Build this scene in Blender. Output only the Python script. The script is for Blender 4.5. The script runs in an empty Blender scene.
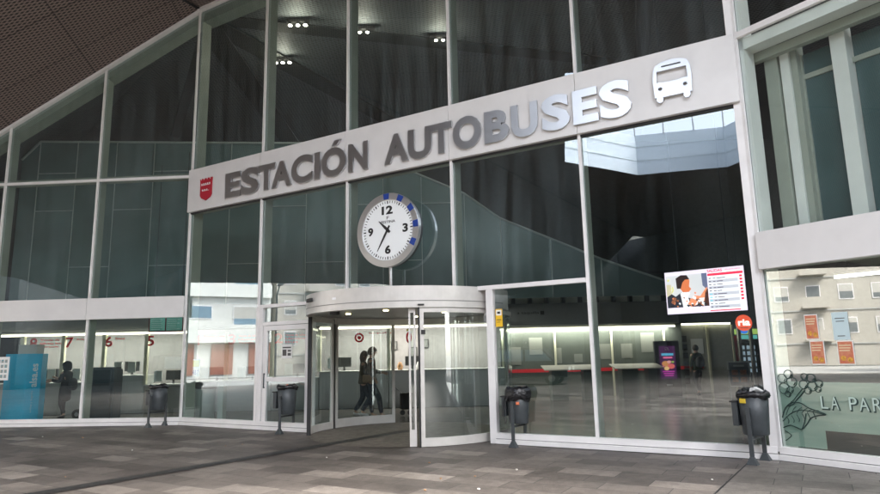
import bpy, bmesh, math, random
from mathutils import Vector, Matrix, Euler, Quaternion
random.seed(11)
S = bpy.context.scene
COL = S.collection
R = math.radians

# ------------------------------------------------------------------ camera, sky, sun, exposure
W, H = 880.0, 494.0
cd = bpy.data.cameras.new("camera"); cam = bpy.data.objects.new("camera", cd); COL.objects.link(cam)
PITCH, ROLL, FPX = 0.1719, -0.0211, 622.9
cd.sensor_width = 36.0; cd.lens = FPX / W * 36.0; cd.clip_end = 2000; cd.clip_start = 0.05
F = Vector((0, math.cos(PITCH), math.sin(PITCH))); RX = Vector((1, 0, 0)); U = RX.cross(F)
R2 = math.cos(ROLL) * RX + math.sin(ROLL) * U; U2 = -math.sin(ROLL) * RX + math.cos(ROLL) * U
m = Matrix((R2, U2, -F)).transposed().to_4x4(); m.translation = Vector((0, 0, 1.6))
cam.matrix_world = m
S.camera = cam
S.render.resolution_x = 1024; S.render.resolution_y = 575

world = bpy.data.worlds.new("World"); S.world = world; world.use_nodes = True
wn = world.node_tree; wn.nodes.clear()
SUN_EL, SUN_AZ = R(52), R(140)
sky = wn.nodes.new('ShaderNodeTexSky'); sky.sky_type = 'NISHITA'; sky.sun_disc = False
sky.sun_elevation = SUN_EL; sky.sun_rotation = SUN_AZ; sky.dust_density = 3.0; sky.air_density = 1.0
hs = wn.nodes.new('ShaderNodeHueSaturation'); hs.inputs['Saturation'].default_value = 0.38; hs.inputs['Value'].default_value = 1.15
bg = wn.nodes.new('ShaderNodeBackground'); bg.inputs[1].default_value = 0.14
wo = wn.nodes.new('ShaderNodeOutputWorld')
wn.links.new(sky.outputs[0], hs.inputs['Color']); wn.links.new(hs.outputs[0], bg.inputs[0]); wn.links.new(bg.outputs[0], wo.inputs[0])
sl = bpy.data.lights.new("sun", 'SUN'); sl.energy = 2.0; sl.angle = R(22); sl.color = (1, .96, .9)
sun = bpy.data.objects.new("sun", sl); COL.objects.link(sun)
sd = Vector((math.sin(SUN_AZ) * math.cos(SUN_EL), math.cos(SUN_AZ) * math.cos(SUN_EL), math.sin(SUN_EL)))
sun.rotation_euler = (-sd).to_track_quat('-Z', 'Y').to_euler()
S.view_settings.view_transform = 'Standard'; S.view_settings.look = 'None'
S.view_settings.gamma = 1.0; S.view_settings.exposure = 3.3
try: S.view_settings.use_curve_mapping = False
except Exception: pass
S.render.engine = 'CYCLES'
S.cycles.max_bounces = 10; S.cycles.transparent_max_bounces = 24; S.cycles.glossy_bounces = 4
S.cycles.diffuse_bounces = 4

# ------------------------------------------------------------------ frames (vertical planes of the building)
P1 = Vector((-6.635, 16.262)); P2 = Vector((4.887, 9.473))
class Fr:
    def __init__(s, o, d, n): s.o = Vector(o); s.d = Vector(d).normalized(); s.n = Vector(n).normalized()
    def p(s, a, n, z): v = s.o + s.d * a + s.n * n; return Vector((v.x, v.y, z))
    def off(s, a, n): return Fr(s.o + s.d * a + s.n * n, s.d, s.n)
LF = Fr(P1, (-.9975, .0703), (-.0703, -.9975))
MF = Fr(P1, (.8615, -.5077), (-.5077, -.8615))
RF = Fr(P2, (.5686, -.8226), (-.8226, -.5686))
WF = Fr((0, 0), (1, 0), (0, -1))

# ------------------------------------------------------------------ materials
MATS = {}
ESC = .42   # lit surfaces, relative to the daylight exposure
def mat(name, col, rough=.6, metal=0., noise=0., nscale=8., bump=0., bscale=40., emit=None, es=1., spec=.5, col2=None):
    if name in MATS: return MATS[name]
    m = bpy.data.materials.new(name); m.use_nodes = True; nt = m.node_tree; b = nt.nodes['Principled BSDF']
    b.inputs['Base Color'].default_value = (*col, 1); b.inputs['Roughness'].default_value = rough
    b.inputs['Metallic'].default_value = metal
    b.inputs['Specular IOR Level'].default_value = spec
    tc = nt.nodes.new('ShaderNodeTexCoord')
    if noise:
        n = nt.nodes.new('ShaderNodeTexNoise'); n.inputs['Scale'].default_value = nscale; n.inputs['Detail'].default_value = 6
        nt.links.new(tc.outputs['Object'], n.inputs['Vector'])
        mx = nt.nodes.new('ShaderNodeMix'); mx.data_type = 'RGBA'
        c2 = col2 or tuple(max(0, c * (1 - noise)) for c in col)
        mr = nt.nodes.new('ShaderNodeMapRange'); mr.inputs[1].default_value = .35; mr.inputs[2].default_value = .7
        nt.links.new(n.outputs[0], mr.inputs[0]); nt.links.new(mr.outputs[0], mx.inputs[0])
        mx.inputs[6].default_value = (*col, 1); mx.inputs[7].default_value = (*c2, 1)
        nt.links.new(mx.outputs[2], b.inputs['Base Color'])
        rr = nt.nodes.new('ShaderNodeMapRange'); rr.inputs[3].default_value = rough * .85; rr.inputs[4].default_value = min(1, rough * 1.2)
        nt.links.new(n.outputs[0], rr.inputs[0]); nt.links.new(rr.outputs[0], b.inputs['Roughness'])
    if bump:
        n2 = nt.nodes.new('ShaderNodeTexNoise'); n2.inputs['Scale'].default_value = bscale; n2.inputs['Detail'].default_value = 4
        nt.links.new(tc.outputs['Object'], n2.inputs['Vector'])
        bp = nt.nodes.new('ShaderNodeBump'); bp.inputs['Strength'].default_value = bump; bp.inputs['Distance'].default_value = .02
        nt.links.new(n2.outputs[0], bp.inputs['Height']); nt.links.new(bp.outputs[0], b.inputs['Normal'])
    if emit:
        b.inputs['Emission Color'].default_value = (*emit, 1); b.inputs['Emission Strength'].default_value = es * ESC
    MATS[name] = m
    return m

def glass_mat(name, tint, r0, rough=0., wav=0., gcol=(.88, .96, 1.0), dust_haze=.008):
    """thin pane: clear tinted transmission plus a mirror layer following Schlick's law on both faces"""
    m = bpy.data.materials.new(name); m.use_nodes = True; nt = m.node_tree; nt.nodes.clear()
    g = nt.nodes.new('ShaderNodeNewGeometry')
    dp = nt.nodes.new('ShaderNodeVectorMath'); dp.operation = 'DOT_PRODUCT'
    nt.links.new(g.outputs['Incoming'], dp.inputs[0]); nt.links.new(g.outputs['Normal'], dp.inputs[1])
    def M(op, a, b=None):
        n = nt.nodes.new('ShaderNodeMath'); n.operation = op
        for i, v in enumerate((a, b)):
            if v is None: continue
            if isinstance(v, (int, float)): n.inputs[i].default_value = v
            else: nt.links.new(v, n.inputs[i])
        return n.outputs[0]
    c = M('ABSOLUTE', dp.outputs['Value']); k = M('POWER', M('SUBTRACT', 1., c), 5.)
    fac = M('ADD', M('MULTIPLY', k, 1 - r0), r0)
    tr = nt.nodes.new('ShaderNodeBsdfTransparent'); tr.inputs[0].default_value = (*tint, 1)
    gl = nt.nodes.new('ShaderNodeBsdfGlossy'); gl.inputs['Roughness'].default_value = rough; gl.inputs[0].default_value = (*gcol, 1)
    if wav:
        tc = nt.nodes.new('ShaderNodeTexCoord'); n2 = nt.nodes.new('ShaderNodeTexNoise'); n2.inputs['Scale'].default_value = .7
        n2.inputs['Detail'].default_value = 1
        nt.links.new(tc.outputs['Object'], n2.inputs['Vector'])
        bp = nt.nodes.new('ShaderNodeBump'); bp.inputs['Strength'].default_value = wav; bp.inputs['Distance'].default_value = .02
        nt.links.new(n2.outputs[0], bp.inputs['Height']); nt.links.new(bp.outputs[0], gl.inputs['Normal'])
    mx = nt.nodes.new('ShaderNodeMixShader'); o = nt.nodes.new('ShaderNodeOutputMaterial')
    nt.links.new(fac, mx.inputs[0]); nt.links.new(tr.outputs[0], mx.inputs[1]); nt.links.new(gl.outputs[0], mx.inputs[2])
    # streaky film whose bluish diffuse colour also paints a milky haze on the panes
    tc = nt.nodes.new('ShaderNodeTexCoord'); mp = nt.nodes.new('ShaderNodeMapping'); mp.inputs['Scale'].default_value = (3.5, 3.5, .35)
    nt.links.new(tc.outputs['Object'], mp.inputs[0]); n3 = nt.nodes.new('ShaderNodeTexNoise'); n3.inputs['Scale'].default_value = 1.6; n3.inputs['Detail'].default_value = 7
    nt.links.new(mp.outputs[0], n3.inputs['Vector']); mr = nt.nodes.new('ShaderNodeMapRange')
    for i_, v_ in ((1, .35), (2, .75), (3, dust_haze * .3), (4, dust_haze * 2.6)): mr.inputs[i_].default_value = v_
    nt.links.new(n3.outputs[0], mr.inputs[0]); df = nt.nodes.new('ShaderNodeBsdfDiffuse'); df.inputs[0].default_value = (.46, .58, .62, 1)
    mx2 = nt.nodes.new('ShaderNodeMixShader'); nt.links.new(mr.outputs[0], mx2.inputs[0]); nt.links.new(mx.outputs[0], mx2.inputs[1]); nt.links.new(df.outputs[0], mx2.inputs[2])
    nt.links.new(mx2.outputs[0], o.inputs[0])
    MATS[name] = m
    return m

def paving_mat(name, rot, c1, c2, bw=.8, bh=.4, off=(0, 0)):
    m = bpy.data.materials.new(name); m.use_nodes = True; nt = m.node_tree; b = nt.nodes['Principled BSDF']
    tc = nt.nodes.new('ShaderNodeTexCoord'); mp = nt.nodes.new('ShaderNodeMapping')
    mp.inputs['Rotation'].default_value = (0, 0, rot); mp.inputs['Location'].default_value = (off[0], off[1], 0)
    nt.links.new(tc.outputs['Object'], mp.inputs[0])
    br = nt.nodes.new('ShaderNodeTexBrick'); br.offset = .37; br.offset_frequency = 2
    for k, v in (('Scale', 1.), ('Mortar Size', .006), ('Mortar Smooth', .4), ('Bias', .0), ('Brick Width', bw), ('Row Height', bh)): br.inputs[k].default_value = v
    br.inputs['Color1'].default_value = (0, 0, 0, 1); br.inputs['Color2'].default_value = (1, 1, 1, 1); br.inputs['Mortar'].default_value = (.5, .5, .5, 1)
    nt.links.new(mp.outputs[0], br.inputs[0])
    cr = nt.nodes.new('ShaderNodeValToRGB'); e = cr.color_ramp.elements
    e[0].position = 0; e[0].color = (*c1, 1); e[1].position = 1; e[1].color = (*c2, 1)
    mid = cr.color_ramp.elements.new(.55); mid.color = tuple(c1[i] * .62 + c2[i] * .38 for i in range(3)) + (1,)
    mid = cr.color_ramp.elements.new(.8); mid.color = tuple(c1[i] * .45 + c2[i] * .55 for i in range(3)) + (1,)
    nt.links.new(br.outputs['Color'], cr.inputs[0])
    def noise(sc, lo, hi, a, bb, prev, det=8):
        n = nt.nodes.new('ShaderNodeTexNoise'); n.inputs['Scale'].default_value = sc; n.inputs['Detail'].default_value = det
        nt.links.new(tc.outputs['Object'], n.inputs['Vector'])
        r = nt.nodes.new('ShaderNodeMapRange'); r.inputs[1].default_value = lo; r.inputs[2].default_value = hi
        r.inputs[3].default_value = a; r.inputs[4].default_value = bb
        nt.links.new(n.outputs[0], r.inputs[0])
        x = nt.nodes.new('ShaderNodeVectorMath'); x.operation = 'SCALE'
        nt.links.new(prev, x.inputs[0]); nt.links.new(r.outputs[0], x.inputs['Scale'])
        return x.outputs[0], n
    c, _ = noise(.7, .3, .7, .78, 1.2, cr.outputs[0])
    c, _ = noise(9, .3, .7, .82, 1.15, c)
    c, nf = noise(60, .35, .65, .85, 1.12, c, 3)
    vo = nt.nodes.new('ShaderNodeTexVoronoi'); vo.inputs['Scale'].default_value = 2.6; nt.links.new(tc.outputs['Object'], vo.inputs['Vector'])
    vr = nt.nodes.new('ShaderNodeMapRange'); vr.inputs[1].default_value = .035; vr.inputs[2].default_value = .06; vr.inputs[3].default_value = .55; vr.inputs[4].default_value = 1
    nt.links.new(vo.outputs['Distance'], vr.inputs[0]); vs_ = nt.nodes.new('ShaderNodeVectorMath'); vs_.operation = 'SCALE'
    nt.links.new(c, vs_.inputs[0]); nt.links.new(vr.outputs[0], vs_.inputs['Scale']); c = vs_.outputs[0]
    c, _ = noise(2.3, .52, .68, 1.0, .72, c)
    mo = nt.nodes.new('ShaderNodeMix'); mo.data_type = 'RGBA'; nt.links.new(br.outputs['Fac'], mo.inputs[0])
    nt.links.new(c, mo.inputs[6]); mo.inputs[7].default_value = (.022, .02, .019, 1)
    nt.links.new(mo.outputs[2], b.inputs['Base Color'])
    b.inputs['Roughness'].default_value = .55; b.inputs['Specular IOR Level'].default_value = .4
    bp = nt.nodes.new('ShaderNodeBump'); bp.inputs['Strength'].default_value = .25; bp.inputs['Distance'].default_value = .01
    nt.links.new(nf.outputs[0], bp.inputs['Height']); nt.links.new(bp.outputs[0], b.inputs['Normal'])
    MATS[name] = m
    return m

def mesh_mat(name, c1, c2, pitch=.09, ang=R(20), rough=.6):
    """expanded metal: two crossing families of strands over a dark void"""
    m = bpy.data.materials.new(name); m.use_nodes = True; nt = m.node_tree; b = nt.nodes['Principled BSDF']
    tc = nt.nodes.new('ShaderNodeTexCoord'); outs = []
    for s in (1, -1):
        mp = nt.nodes.new('ShaderNodeMapping'); mp.inputs['Rotation'].default_value = (0, 0, s * ang + R(90))
        nt.links.new(tc.outputs['Object'], mp.inputs[0])
        w = nt.nodes.new('ShaderNodeTexWave'); w.wave_type = 'BANDS'; w.bands_direction = 'X'; w.inputs['Scale'].default_value = math.pi * 2 / pitch / 20 
        w.inputs['Distortion'].default_value = 0
        nt.links.new(mp.outputs[0], w.inputs[0]); outs.append(w.outputs['Fac'])
    mx = nt.nodes.new('ShaderNodeMath'); mx.operation = 'MAXIMUM'; nt.links.new(outs[0], mx.inputs[0]); nt.links.new(outs[1], mx.inputs[1])
    pw = nt.nodes.new('ShaderNodeMath'); pw.operation = 'POWER'; nt.links.new(mx.outputs[0], pw.inputs[0]); pw.inputs[1].default_value = 2.5
    n = nt.nodes.new('ShaderNodeTexNoise'); n.inputs['Scale'].default_value = .4; nt.links.new(tc.outputs['Object'], n.inputs[0])
    mc = nt.nodes.new('ShaderNodeMix'); mc.data_type = 'RGBA'; nt.links.new(pw.outputs[0], mc.inputs[0])
    mc.inputs[6].default_value = (*c1, 1); mc.inputs[7].default_value = (*c2, 1)
    br = nt.nodes.new('ShaderNodeTexBrick'); br.offset = 0
    for k_, v_ in (('Scale', 1.), ('Mortar Size', .012), ('Brick Width', 2.4), ('Row Height', 1.2)): br.inputs[k_].default_value = v_
    br.inputs['Color1'].default_value = (.88, .88, .88, 1); br.inputs['Color2'].default_value = (1, 1, 1, 1); br.inputs['Mortar'].default_value = (.35, .35, .35, 1)
    nt.links.new(tc.outputs['Object'], br.inputs[0])
    mm = nt.nodes.new('ShaderNodeMix'); mm.data_type = 'RGBA'; mm.blend_type = 'MULTIPLY'; mm.inputs[0].default_value = 1
    nt.links.new(mc.outputs[2], mm.inputs[6]); nt.links.new(br.outputs['Color'], mm.inputs[7])
    nt.links.new(mm.outputs[2], b.inputs['Base Color']); b.inputs['Roughness'].default_value = rough
    bp = nt.nodes.new('ShaderNodeBump'); bp.inputs['Strength'].default_value = .5; bp.inputs['Distance'].default_value = .02
    nt.links.new(mx.outputs[0], bp.inputs['Height']); nt.links.new(bp.outputs[0], b.inputs['Normal'])
    MATS[name] = m
    return m

white = mat('white powder coated aluminium', (.74, .72, .71), .42, noise=.1, nscale=3)
panelw = mat('pale grey composite panel', (.68, .665, .655), .38, noise=.07, nscale=2.6)
door_al = mat('silver painted door aluminium', (.56, .54, .51), .35, metal=.15, noise=.1, nscale=5)
fin_m = mat('sage green painted steel', (.33, .36, .31), .5, noise=.12, nscale=2)
fin_l = mat('light sage painted steel', (.74, .765, .735), .5, noise=.1, nscale=2)
steel = mat('brushed stainless steel', (.54, .55, .57), .34, metal=1.)
steel_r = mat('dull stainless steel', (.5, .5, .5), .4, metal=1., noise=.15, nscale=12)
dark = mat('black rubber', (.015, .015, .016), .5)
dgrey = mat('dark grey bin paint', (.05, .058, .063), .45, metal=.1, noise=.25, nscale=9, bump=.1)
bagm = mat('black plastic bag', (.008, .008, .01), .25, bump=.9, bscale=22)
glass = glass_mat('facade glass', (.73, .80, .775), .17, 0., .03)
glassc = glass_mat('cafe window glass', (.78, .86, .82), .24, 0., .05, (.95, .98, .96))
glassu = glass_mat('upper side glass', (.89, .93, .91), .12, 0., .02, dust_haze=.012)
glassh = glass_mat('upper facade glass', (.73, .80, .785), .17, 0., .03, dust_haze=.034)  # stronger film paints the hazy veil of the upper panes
glassd = glass_mat('curved door glass', (.86, .93, .91), .10, 0., .03, (.95, 1, 1))
glassi = glass_mat('indoor glass', (.88, .92, .90), .05, 0., 0., (1, 1, 1), .004)
teal = mat('dark teal glazed panel', (.17, .25, .25), .3, noise=.2, nscale=1.2)
joint = mat('pale panel joint', (.5, .56, .54), .5)
soff = mesh_mat('brown expanded metal soffit', (.014, .011, .010), (.24, .185, .163), .07)
soffi = mesh_mat('dark expanded metal ceiling', (.02, .024, .026), (.17, .19, .20), .08)
beam_m = mat('dark ceiling beam', (.018, .021, .02), .6)
blk = mat('matt black', (.012, .012, .012), .6)
red = mat('signal red', (.7, .02, .03), .45)
redtxt = mat('red vinyl', (.62, .01, .015), .5)
concrete = mat('pale concrete', (.4, .4, .38), .8, noise=.2, nscale=2)
counterw = mat('light grey counter laminate', (.42, .43, .42), .5, noise=.06, nscale=2)
paper = mat('white paper', (.72, .72, .7), .7)
floor_in = mat('dark polished indoor stone', (.17, .155, .14), .2, noise=.3, nscale=1.4)
warm_strip = mat('lit fluorescent strip', (.9, .9, .7), .5, emit=(1, .93, .68), es=1.5)
spot_e = mat('lit spotlight lens', (1, 1, 1), .5, emit=(1, .92, .72), es=14)
pil = mat('pale cream pilaster', (.62, .6, .45), .5)  # plain cream base colour, no emission
wallp = mat('greenish cream wall', (.235, .225, .22), .6, noise=.1)

# ------------------------------------------------------------------ mesh helpers
ORG = {}
def link(o, parent=None):
    COL.objects.link(o)
    if parent is not None:
        o.parent = parent; o.location = -ORG.get(parent.name, Vector((0, 0, 0))); 
    ORG[o.name] = Vector((0, 0, 0))
    return o
def tag(o, label=None, cat=None, group=None, kind=None):
    if label: o['label'] = label
    if cat: o['category'] = cat
    if group: o['group'] = group
    if kind: o['kind'] = kind
    return o
def thing(name, label, cat, loc=(0, 0, 0), group=None):
    o = bpy.data.objects.new(name, None); COL.objects.link(o); o.location = loc; o.empty_display_size = .2
    ORG[o.name] = Vector(loc)
    return tag(o, label, cat, group)

class MB:
    def __init__(s): s.v = []; s.f = []; s.smooth = []
    def add(s, vs, fs, smooth=False):
        k = len(s.v); s.v += [tuple(x) for x in vs]; s.f += [[i + k for i in f] for f in fs]; s.smooth += [smooth] * len(fs)
        return s
    def box(s, fr, a0, a1, n0, n1, z0, z1):
        vs = [fr.p(a, n, z) for z in (z0, z1) for n in (n0, n1) for a in (a0, a1)]
        return s.add(vs, [(0, 1, 3, 2), (4, 6, 7, 5), (0, 4, 5, 1), (2, 3, 7, 6), (0, 2, 6, 4), (1, 5, 7, 3)])
    def quad(s, pts): return s.add(pts, [tuple(range(len(pts)))])
    def poly(s, fr, pts, n0, n1):
        """prism over an (a, z) outline"""
        k = len(pts); vs = [fr.p(a, n0, z) for a, z in pts] + [fr.p(a, n1, z) for a, z in pts]
        return s.add(vs, [tuple(range(k))[::-1], tuple(range(k, 2 * k))] + [(i, (i + 1) % k, (i + 1) % k + k, i + k) for i in range(k)])
    def prism(s, pts, z0, z1):
        k = len(pts); vs = [(x, y, z0) for x, y in pts] + [(x, y, z1) for x, y in pts]
        return s.add(vs, [tuple(range(k))[::-1], tuple(range(k, 2 * k))] + [(i, (i + 1) % k, (i + 1) % k + k, i + k) for i in range(k)])
    def tube(s, pts, r, seg=10, caps=True, closed=False):
        pts = [Vector(p) for p in pts]; n = len(pts); rs = r if isinstance(r, (list, tuple)) else [r] * n
        rings = []
        for i, p in enumerate(pts):
            a = pts[max(0, i - 1)]; b = pts[min(n - 1, i + 1)]; t = (b - a).normalized()
            x = t.orthogonal().normalized() if i == 0 else (px - px.project(t)).normalized()
            px = x; y = t.cross(x)
            rings.append([p + (x * math.cos(2 * math.pi * k / seg) + y * math.sin(2 * math.pi * k / seg)) * rs[i] for k in range(seg)])
        vs = [v for q in rings for v in q]
        fs = [(i * seg + k, i * seg + (k + 1) % seg, (i + 1) * seg + (k + 1) % seg, (i + 1) * seg + k) for i in range(n - 1) for k in range(seg)]
        s.add(vs, fs, True)
        if caps: s.add(rings[0], [tuple(range(seg))[::-1]]); s.add(rings[-1], [tuple(range(seg))])
        return s
    def lathe(s, c, prof, seg=24, axis='z', squash=1.):
        """prof = [(r, z)...] about a vertical axis at c"""
        vs = []
        for r, z in prof:
            for k in range(seg):
                t = 2 * math.pi * k / seg; vs.append((c[0] + r * math.cos(t), c[1] + r * math.sin(t) * squash, c[2] + z))
        fs = [(i * seg + k, i * seg + (k + 1) % seg, (i + 1) * seg + (k + 1) % seg, (i + 1) * seg + k) for i in range(len(prof) - 1) for k in range(seg)]
        return s.add(vs, fs, True)
    def arc(s, fr, ca, cn, r0, r1, t0, t1, z0, z1, seg=24):
        """curved wall in a frame: angle 0 = +d, 90 = outward"""
        A = [R(t0 + (t1 - t0) * i / seg) for i in range(seg + 1)]; vs = []
        for t in A:
            for r in (r0, r1):
                for z in (z0, z1): vs.append(fr.p(ca + r * math.cos(t), cn + r * math.sin(t), z))
        fs = []
        for i in range(seg):
            a = i * 4; b = a + 4
            fs += [(a, b, b + 1, a + 1), (a + 2, a + 3, b + 3, b + 2), (a, a + 2, b + 2, b), (a + 1, b + 1, b + 3, a + 3)]
        fs += [(0, 1, 3, 2), (seg * 4, seg * 4 + 2, seg * 4 + 3, seg * 4 + 1)]
        return s.add(vs, fs, False)
    def build(s, name, material, parent=None, bevel=0., shade=False):
        me = bpy.data.meshes.new(name); me.from_pydata(s.v, [], s.f)
        for p, sm in zip(me.polygons, s.smooth): p.use_smooth = sm or shade
        bm = bmesh.new(); bm.from_mesh(me); bmesh.ops.recalc_face_normals(bm, faces=bm.faces); bm.to_mesh(me); bm.free()
        me.materials.append(material)
        o = bpy.data.objects.new(name, me); link(o, parent)
        if bevel:
            b = o.modifiers.new('bevel', 'BEVEL'); b.width = bevel; b.segments = 2; b.limit_method = 'ANGLE'
        return o

def curve_mesh(obj_curve):
    o = bpy.data.objects.new('tmp', obj_curve); COL.objects.link(o)
    dg = bpy.context.evaluated_depsgraph_get(); dg.update()
    me = bpy.data.meshes.new_from_object(o.evaluated_get(dg)); vs = [v.co.copy() for v in me.vertices]; fs = [tuple(p.vertices) for p in me.polygons]
    bpy.data.objects.remove(o); bpy.data.curves.remove(obj_curve); bpy.data.meshes.remove(me)
    return vs, fs
def place2d(vs, fs, fr, a0, a1, z0, z1, n0, n1, mb=None):
    xs = [v.x for v in vs]; ys = [v.y for v in vs]; zs = [v.z for v in vs]
    def mp(v, lo, hi, t0, t1): return t0 + (t1 - t0) * ((v - lo) / (hi - lo) if hi > lo else .5)
    mb = mb or MB()
    mb.add([fr.p(mp(v.x, min(xs), max(xs), a0, a1), mp(v.z, min(zs), max(zs), n0, n1), mp(v.y, min(ys), max(ys), z0, z1)) for v in vs], fs)
    return mb
def text(body, fr, a0, a1, z0, z1, n0, n1, bold=0., mb=None):
    c = bpy.data.curves.new('t', 'FONT'); c.body = body; c.size = 1; c.extrude = .05; c.offset = bold; c.resolution_u = 4
    vs, fs = curve_mesh(c)
    return place2d(vs, fs, fr, a0, a1, z0, z1, n0, n1, mb)
def shape(polys, fr, a0, a1, z0, z1, n0, n1, mb=None):
    """filled outline with holes: polys = lists of (x, y)"""
    c = bpy.data.curves.new('s', 'CURVE'); c.dimensions = '2D'; c.fill_mode = 'BOTH'; c.extrude = .05
    for pl in polys:
        sp = c.splines.new('POLY'); sp.points.add(len(pl) - 1); sp.use_cyclic_u = True
        for i, (x, y) in enumerate(pl): sp.points[i].co = (x, y, 0, 1)
    vs, fs = curve_mesh(c)
    return place2d(vs, fs, fr, a0, a1, z0, z1, n0, n1, mb)
def circ(x, y, r, n=24, ry=None): return [(x + r * math.cos(2 * math.pi * i / n), y + (ry or r) * math.sin(2 * math.pi * i / n)) for i in range(n)]

# ------------------------------------------------------------------ ground
MANG = math.atan2(-.5077, .8615)
pave = paving_mat('brown grey stone slabs', -MANG, (.066, .056, .050), (.208, .182, .16), .8, .4)
pave2 = paving_mat('lighter stone slabs', -MANG, (.13, .118, .105), (.25, .228, .205), .8, .4, (.3, .13))
street = mat('street asphalt', (.16, .16, .155), .8, noise=.2, nscale=1)
lightroad = mat('pale street paving', (.33, .32, .3), .8, noise=.2, nscale=.6)
g = MB().quad([(-900, -900, -.03), (900, -900, -.03), (900, 900, -.03), (-900, 900, -.03)]).build('ground', street); tag(g, kind='structure')
g = MB().quad([(-30, -23, 0), (40, -23, 0), (40, 28, 0), (-30, 28, 0)]).build('pavement', pave); tag(g, kind='structure')
Fp = lambda a, n, z: MF.p(a, n, z)
j0 = Vector((4.35, 9.33)); j1 = Vector((-5.0, -4.4))
g = MB().quad([(4.45, 9.5, .004), (-5.0, -4.4, .004), (10, -12, .004), (15, -6.5, .004), (4.887, 9.473, .004)]).build('pavement', pave2); tag(g, kind='structure')
drain = mat('dark drain slabs', (.022, .021, .021), .5, noise=.35, nscale=14, bump=.2)
d = Vector((4.43, 5.16)); a = Vector((-7.3, 5.1)); b = Vector((-.75, 13.95)); t = (b - a).normalized(); nn = Vector((-t.y, t.x)) * .14
g = MB().quad([(*(a + nn), .012), (*(a - nn), .012), (*(b - nn), .012), (*(b + nn), .012)]).build('drain_channel', drain); tag(g, kind='structure')
g = MB().quad([(*(j0 + Vector((.0, .0))), .008), (*(j0 + Vector((.018, -.012))), .008), (*(j1 + Vector((.018, -.012))), .008), (*j1, .008)]).build('pavement_joint', blk); tag(g, kind='structure')
g = MB().quad([(-47, -60, -.02), (-30.2, -60, -.02), (-30.2, 70, -.02), (-47, 70, -.02)]).build('road', lightroad); tag(g, kind='structure')
PR = RF.p(22, 0, 0)
PL = LF.p(12, 0, 0)
g = MB().quad([(PL.x, PL.y, .006), (P1.x, P1.y, .006), (P2.x, P2.y, .006), (PR.x, PR.y, .006), (34, 28, .006), (PL.x, 28, .006)]).build('floor', floor_in); tag(g, kind='structure')

# ------------------------------------------------------------------ station building
st = thing('station_building', 'glass fronted bus station hall with white framing and a pale sign band', 'building', (P1.x, P1.y, 0))
ZT = 11.35
def ltop(s): return 11.37 - .60 * s
def mullion(fr, s, z0, z1, w=.055, fin=True, shift=.0, z1i=None, fw=.06, finm=None):
    o = MB().box(fr, s - w / 2, s + w / 2, .012, .06, z0, z1).build('mullion', white, st)
    if fin:
        MB().box(fr, s - fw / 2 + shift, s + fw / 2 + shift, -.30, -.012, z0 + .01, (z1i or z1) - .02).build('steel_fin', finm or fin_m, o)
    return o
LS = [0.03, 2.66, 5.32, 7.98, 10.64]
MS = [2.67, 5.35, 8.03, 10.70]
Z_ML = 2.83
for s in LS[1:]: mullion(LF, s, .12, ltop(s))
mullion(MF, 0.0, .12, ZT, shift=.06)
for s in MS: mullion(MF, s, .12 if s in (MS[0], MS[3]) else Z_ML + .03, ZT)
PE = (P2 - P1).length
mullion(MF, PE - .06, .12, ZT, w=.11, shift=-.02)
mullion(RF, .04, .12, ZT, w=.04, shift=.05, fw=.07, finm=fin_l)
RS = [2.68, 5.36, 8.04]
for s in RS: mullion(RF, s, .12, ZT)
def rail(fr, s0, s1, z0, z1, n1=.08, m=white, name='rail', n0=.004): return MB().box(fr, s0, s1, n0, n1, z0, z1).build(name, m, st)
# sills
for fr, a, b in ((LF, .02, 12), (MF, 0.02, 4.33), (MF, 8.84, PE - .02), (RF, .03, 9)):
    o = MB().box(fr, a, b, -.05, .07, .085, .19).build('sill', white, st, .006)
    MB().box(fr, a, b, -.05, .12, 0, .083).build('sill_step', white, o, .006)
gapm = mat('grey shadow gap', (.16, .155, .15), .6)
for fr, a, b in ((LF, .02, 12), (MF, 0.02, 4.33), (MF, 8.84, PE - .02), (RF, .03, 9)):
    MB().box(fr, a, b, .071, .074, .084, .094).build('sill_shade_strip', gapm, st)  # raised grey strip painting the shade of a groove above the step
# dirt line where the glass front meets the paving
dirt = mat('grime line', (.03, .028, .026), .8, noise=.4, nscale=5)
for fr, a, b in ((LF, .02, 12), (MF, 0.02, 4.33), (MF, 8.84, PE - .02), (RF, .03, 9)):
    MB().box(fr, a, b, .121, .135, .0, .009).build('grime_strip', dirt, st)
# rails on the left wing
rail(LF, .02, 12, 6.455, 6.525, .06)
o = rail(LF, .02, 12, 6.50, 6.60, -.35, fin_m, 'inner_rail', -.02)
# roofline trims
o = MB().poly(LF, [(-.04, 11.41), (12, ltop(12) + .02), (12, ltop(12) - .07), (-.04, 11.32)], -.02, .10).build('roof_edge', white, st)
MB().poly(LF, [(0, 11.30), (12, ltop(12) - .09), (12, ltop(12) - .34), (0, 11.05)], -.40, -.02).build('edge_beam', fin_m, o)
o = MB().box(MF, -.05, PE, -.02, .10, 11.33, 11.42).build('roof_edge', white, st)
MB().box(MF, 0, PE, -.40, -.02, 11.02, 11.31).build('edge_beam', fin_m, o)
MB().box(RF, 0, 9, -.02, .10, 11.33, 11.42).build('roof_edge', white, st)
rail(MF, 2.67, 4.45, 2.785, 2.86); rail(MF, 8.55, PE - 2.70, 2.80, 2.88)
rail(RF, .04, 9, 6.56, 6.66, .07); rail(RF, .06, 9, 6.36, 6.54, -.3, fin_l, 'inner_rail', -.012)
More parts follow.
